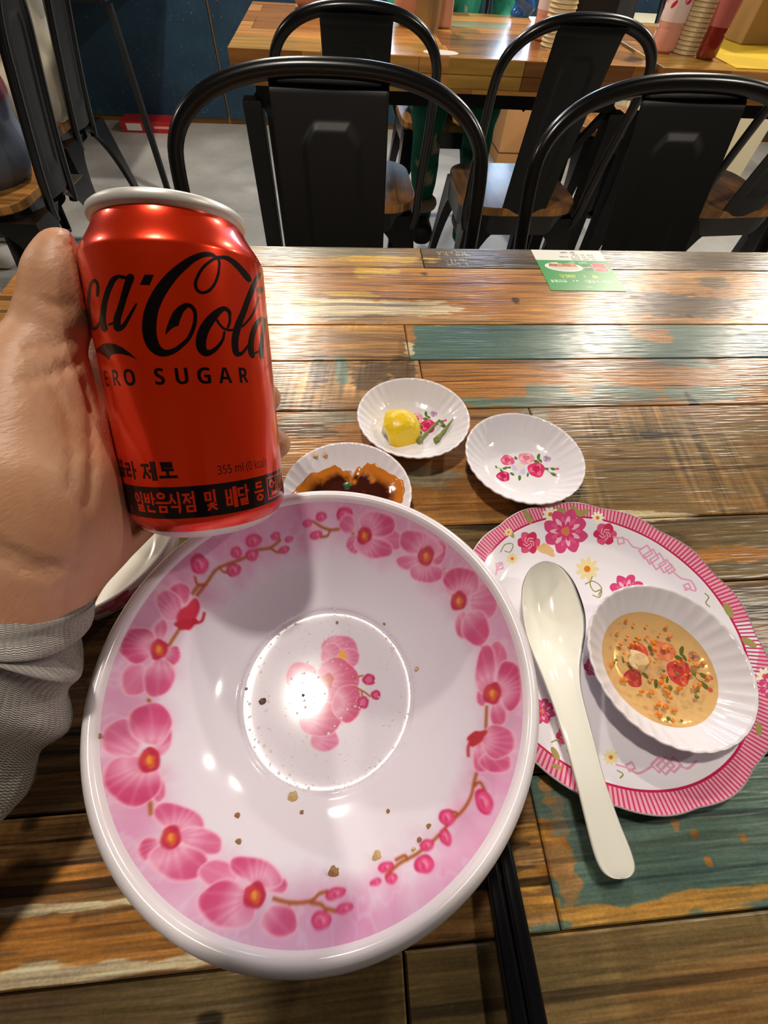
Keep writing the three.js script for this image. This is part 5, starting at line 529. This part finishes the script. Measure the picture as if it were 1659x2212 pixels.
// ---------- seated people in the background ----------
function figure(bones, cell, lo, hi, spots) { const f = (p) => { let d = 1; for (const b of bones) d = smin(d, capsule(p, b[0], b[1], b[2], b[3]), 0.035); return d + (noise3(p.x * 22, p.y * 22, p.z * 22, 3) - 0.5) * 0.012; };
  const col = (p, c) => { let best = 9, m = null; for (const b of bones) { const d = capsule(p, b[0], b[1], b[2], b[3]); if (d < best) { best = d; m = b[4]; } } const n = noise3(p.x * 40, p.y * 40, p.z * 40, 6); c.copy(m).multiplyScalar(0.9 + n * 0.2); if (spots && m !== SKIN) { const q = noise3(p.x * 26, p.y * 26, p.z * 26, 12); if (q > 0.8) c.setRGB(0.62, 0.58, 0.42); else if (q < 0.2) c.multiplyScalar(0.35); } }; return sdfMesh(f, lo, hi, cell, col); }
const SKIN = rgb(214, 160, 128);
function seated({ label, at: [x, z], turn, top, legs, hair, shoe, scale = 1, lap = 0.53, hip, extra }) {
  const t = thing('person', label, 'person', [x, 0, z], turn); const C = (c) => new THREE.Color().copy(c);   // local: facing +z, hips at the origin
  const s = scale, hipY = lap, sh = hipY + 0.44 * s; const b = [];
  b.push([V(0, hipY, 0), V(0, hipY + (hip ? 0.07 : 0.22) * s, -0.01), 0.135 * s, 0.125 * s, hip || top], [V(0, hipY + (hip ? 0.12 : 0.22) * s, -0.02), V(0, sh - 0.04, 0), 0.125 * s, 0.13 * s, top], [V(-0.13 * s, sh - 0.03, 0), V(0.13 * s, sh - 0.03, 0), 0.075 * s, 0.075 * s, top], [V(0, sh, 0.005), V(0, sh + 0.1 * s, 0.02), 0.05 * s, 0.048 * s, SKIN], [V(0, sh + 0.17 * s, 0.03), V(0, sh + 0.22 * s, 0.02), 0.082 * s, 0.086 * s, SKIN]);
  b.push([V(0, sh + 0.185 * s, 0.105 * s), V(0, sh + 0.165 * s, 0.118 * s), 0.010 * s, 0.014 * s, SKIN]);
  for (const q of [-1, 1]) { b.push([V(q * 0.084 * s, sh + 0.19 * s, 0.02), V(q * 0.088 * s, sh + 0.165 * s, 0.018), 0.016 * s, 0.012 * s, SKIN]); b.push([V(q * 0.09 * s, hipY - 0.02, 0.02), V(q * 0.11 * s, hipY - 0.01, 0.40 * s), 0.095 * s, 0.07 * s, legs], [V(q * 0.11 * s, hipY - 0.01, 0.40 * s), V(q * 0.11 * s, 0.14, 0.42 * s), 0.066 * s, 0.045 * s, legs], [V(q * 0.19 * s, sh - 0.04, 0), V(q * 0.23 * s, sh - 0.28 * s, 0.06), 0.056 * s, 0.048 * s, top], [V(q * 0.23 * s, sh - 0.28 * s, 0.06), V(q * 0.13 * s, sh - 0.26 * s, 0.28 * s), 0.046 * s, 0.034 * s, top], [V(q * 0.13 * s, sh - 0.26 * s, 0.28 * s), V(q * 0.1 * s, sh - 0.25 * s, 0.36 * s), 0.03 * s, 0.026 * s, SKIN]); }
  part('body', figure(b, 0.014, V(-0.36 * s, 0.06, -0.22 * s), V(0.36 * s, sh + 0.34 * s, 0.58 * s), extra?.cuff), std(0xffffff, 0.9, { vertexColors: true }), t);
  const hg = new THREE.SphereGeometry(0.1 * s, 24, 16, 0, 6.2832, 0, 1.9); hg.scale(0.98, 1.06, 1.02); hg.translate(0, sh + 0.215 * s, 0.008); part('hair', hg, std(rgb(28, 22, 20), 0.6), t);
  for (const q of [-1, 1]) { const e = new THREE.SphereGeometry(0.011 * s, 12, 8); e.scale(1.2, 0.7, 0.6); e.translate(q * 0.034 * s, sh + 0.197 * s, 0.108 * s); part('eye', e, std(rgb(30, 24, 22), 0.3), t); }
  { const m = new THREE.SphereGeometry(0.02 * s, 14, 8); m.scale(1.1, 0.3, 0.5); m.translate(0, sh + 0.135 * s, 0.105 * s); part('mouth', m, std(rgb(176, 98, 88), 0.5), t); }
  for (const q of [-1, 1]) { const g = new RoundedBoxGeometry(0.085 * s + 0.01, 0.075, 0.23 * s + 0.02, 4, 0.034); g.translate(q * 0.11 * s, 0.115 - 0.0375 - (extra?.lift ? -extra.lift : 0.04) + 0.0, 0.45 * s); const sho = part('shoe', g, shoe, t); if (extra?.cuff) { const cg = new THREE.TorusGeometry(0.042, 0.022, 10, 24); cg.rotateX(Math.PI / 2); cg.translate(q * 0.11 * s, 0.15 + extra.lift, 0.42 * s); part('fluffy_cuff', cg, std(rgb(196, 184, 156), 0.95), sho); } }
  return t;
}
seated({ label: 'person in a cream coat and cream trousers sitting by the blue wall', at: [-1.02, -2.05], turn: -1.64, top: rgb(206, 198, 178), legs: rgb(210, 200, 176), shoe: std(rgb(220, 214, 204), 0.7), lap: 0.565 });
seated({ label: 'person in a maroon top and faded denim sitting on the near left chair', at: [-0.985, -1.54], turn: -1.64, top: rgb(96, 34, 44), legs: rgb(96, 104, 116), hip: rgb(96, 104, 116), shoe: std(rgb(222, 216, 206), 0.7), lap: 0.555 });
seated({ label: 'person in green patterned clothes and fluffy-cuffed boots sitting across the far table', at: [0.42, -2.36], turn: 0, top: rgb(40, 138, 112), legs: rgb(36, 130, 108), shoe: std(rgb(28, 24, 28), 0.6), scale: 0.86, lap: 0.545, extra: { lift: 0.10, cuff: true } });
// ---------- pendant lamps ----------
{
  const bulbMat = new THREE.MeshStandardMaterial({ color: 0xffffff, emissive: LAMP_COLOR, emissiveIntensity: 60 }), shade = std(rgb(30, 30, 32), 0.5, { side: THREE.DoubleSide });
  LAMPS.forEach(([x, y, z, I], i) => { const t = thing('pendant_lamp', ['black pendant lamp hanging over the orchid bowl', 'black pendant lamp over the far table by the can chair', 'black pendant lamp over the yellow-covered table', 'black pendant lamp over the right end of our row', 'black pendant lamp on the side of the seated people', 'black pendant lamp in the far right corner'][i], 'lamp', [x, y, z]); const b = part('bulb', new THREE.SphereGeometry(0.045, 24, 16), bulbMat, t); b.castShadow = false;
    part('lamp_shade', lathe([[0.06, 0.16], [0.10, 0.10], [0.17, 0.035], [0.171, 0.033], [0.101, 0.096], [0.061, 0.155]], 48), shade, t); part('cord', new THREE.CylinderGeometry(0.004, 0.004, 2.7 - y - 0.15, 8).translate(0, (2.7 - y + 0.15) / 2, 0), shade, t); part('socket', new THREE.CylinderGeometry(0.022, 0.03, 0.13, 20).translate(0, 0.1, 0), shade, t);
    const l = new THREE.PointLight(LAMP_COLOR, I * 1.0); l.shadow.radius = 2.2; l.castShadow = true; t.add(l); });
}
// ---------- two bluish lit panels on the back wall, above the frame; the far table and seats mirror them ----------
for (const [x, w, label] of [[0.33, 0.24, 'narrow bluish lit panel on the blue wall behind the person in green'], [1.12, 0.34, 'wider bluish lit panel on the blue wall beyond the bottles']]) {
  const c = new THREE.Color().setRGB(0.55, 0.74, 1), t = thing('lit_display', label, 'display', [x, 1.42, -3.74]); part('housing', box(w + 0.06, 0.96, 0.05, 0, 0, 0, 0.008), matBlackMatte, t); part('lit_screen', box(w, 0.9, 0.006, 0, 0, 0.028), new THREE.MeshStandardMaterial({ color: 0x101418, emissive: c, emissiveIntensity: 16 }), t, 'glowing pale blue screen'); const r = new THREE.RectAreaLight(c, 3, w, 0.9); r.position.set(0, 0, 0.04); r.rotation.y = Math.PI; t.add(r);
}
// ---------- the phone that takes the picture, held just behind the lens ----------
{
  const t = thing('phone', 'dark phone held above the table taking the picture', 'phone'); t.position.copy(camera.position); t.quaternion.copy(camera.quaternion);
  part('phone_body', box(0.08, 0.165, 0.008, -0.031, -0.0425, 0.0075, 0.003), phys(rgb(24, 24, 28), 0.3), t); part('phone_screen', box(0.075, 0.157, 0.0008, -0.031, -0.0425, 0.0121), phys(rgb(10, 10, 12), 0.1), t);
}
renderer.render(scene, camera);
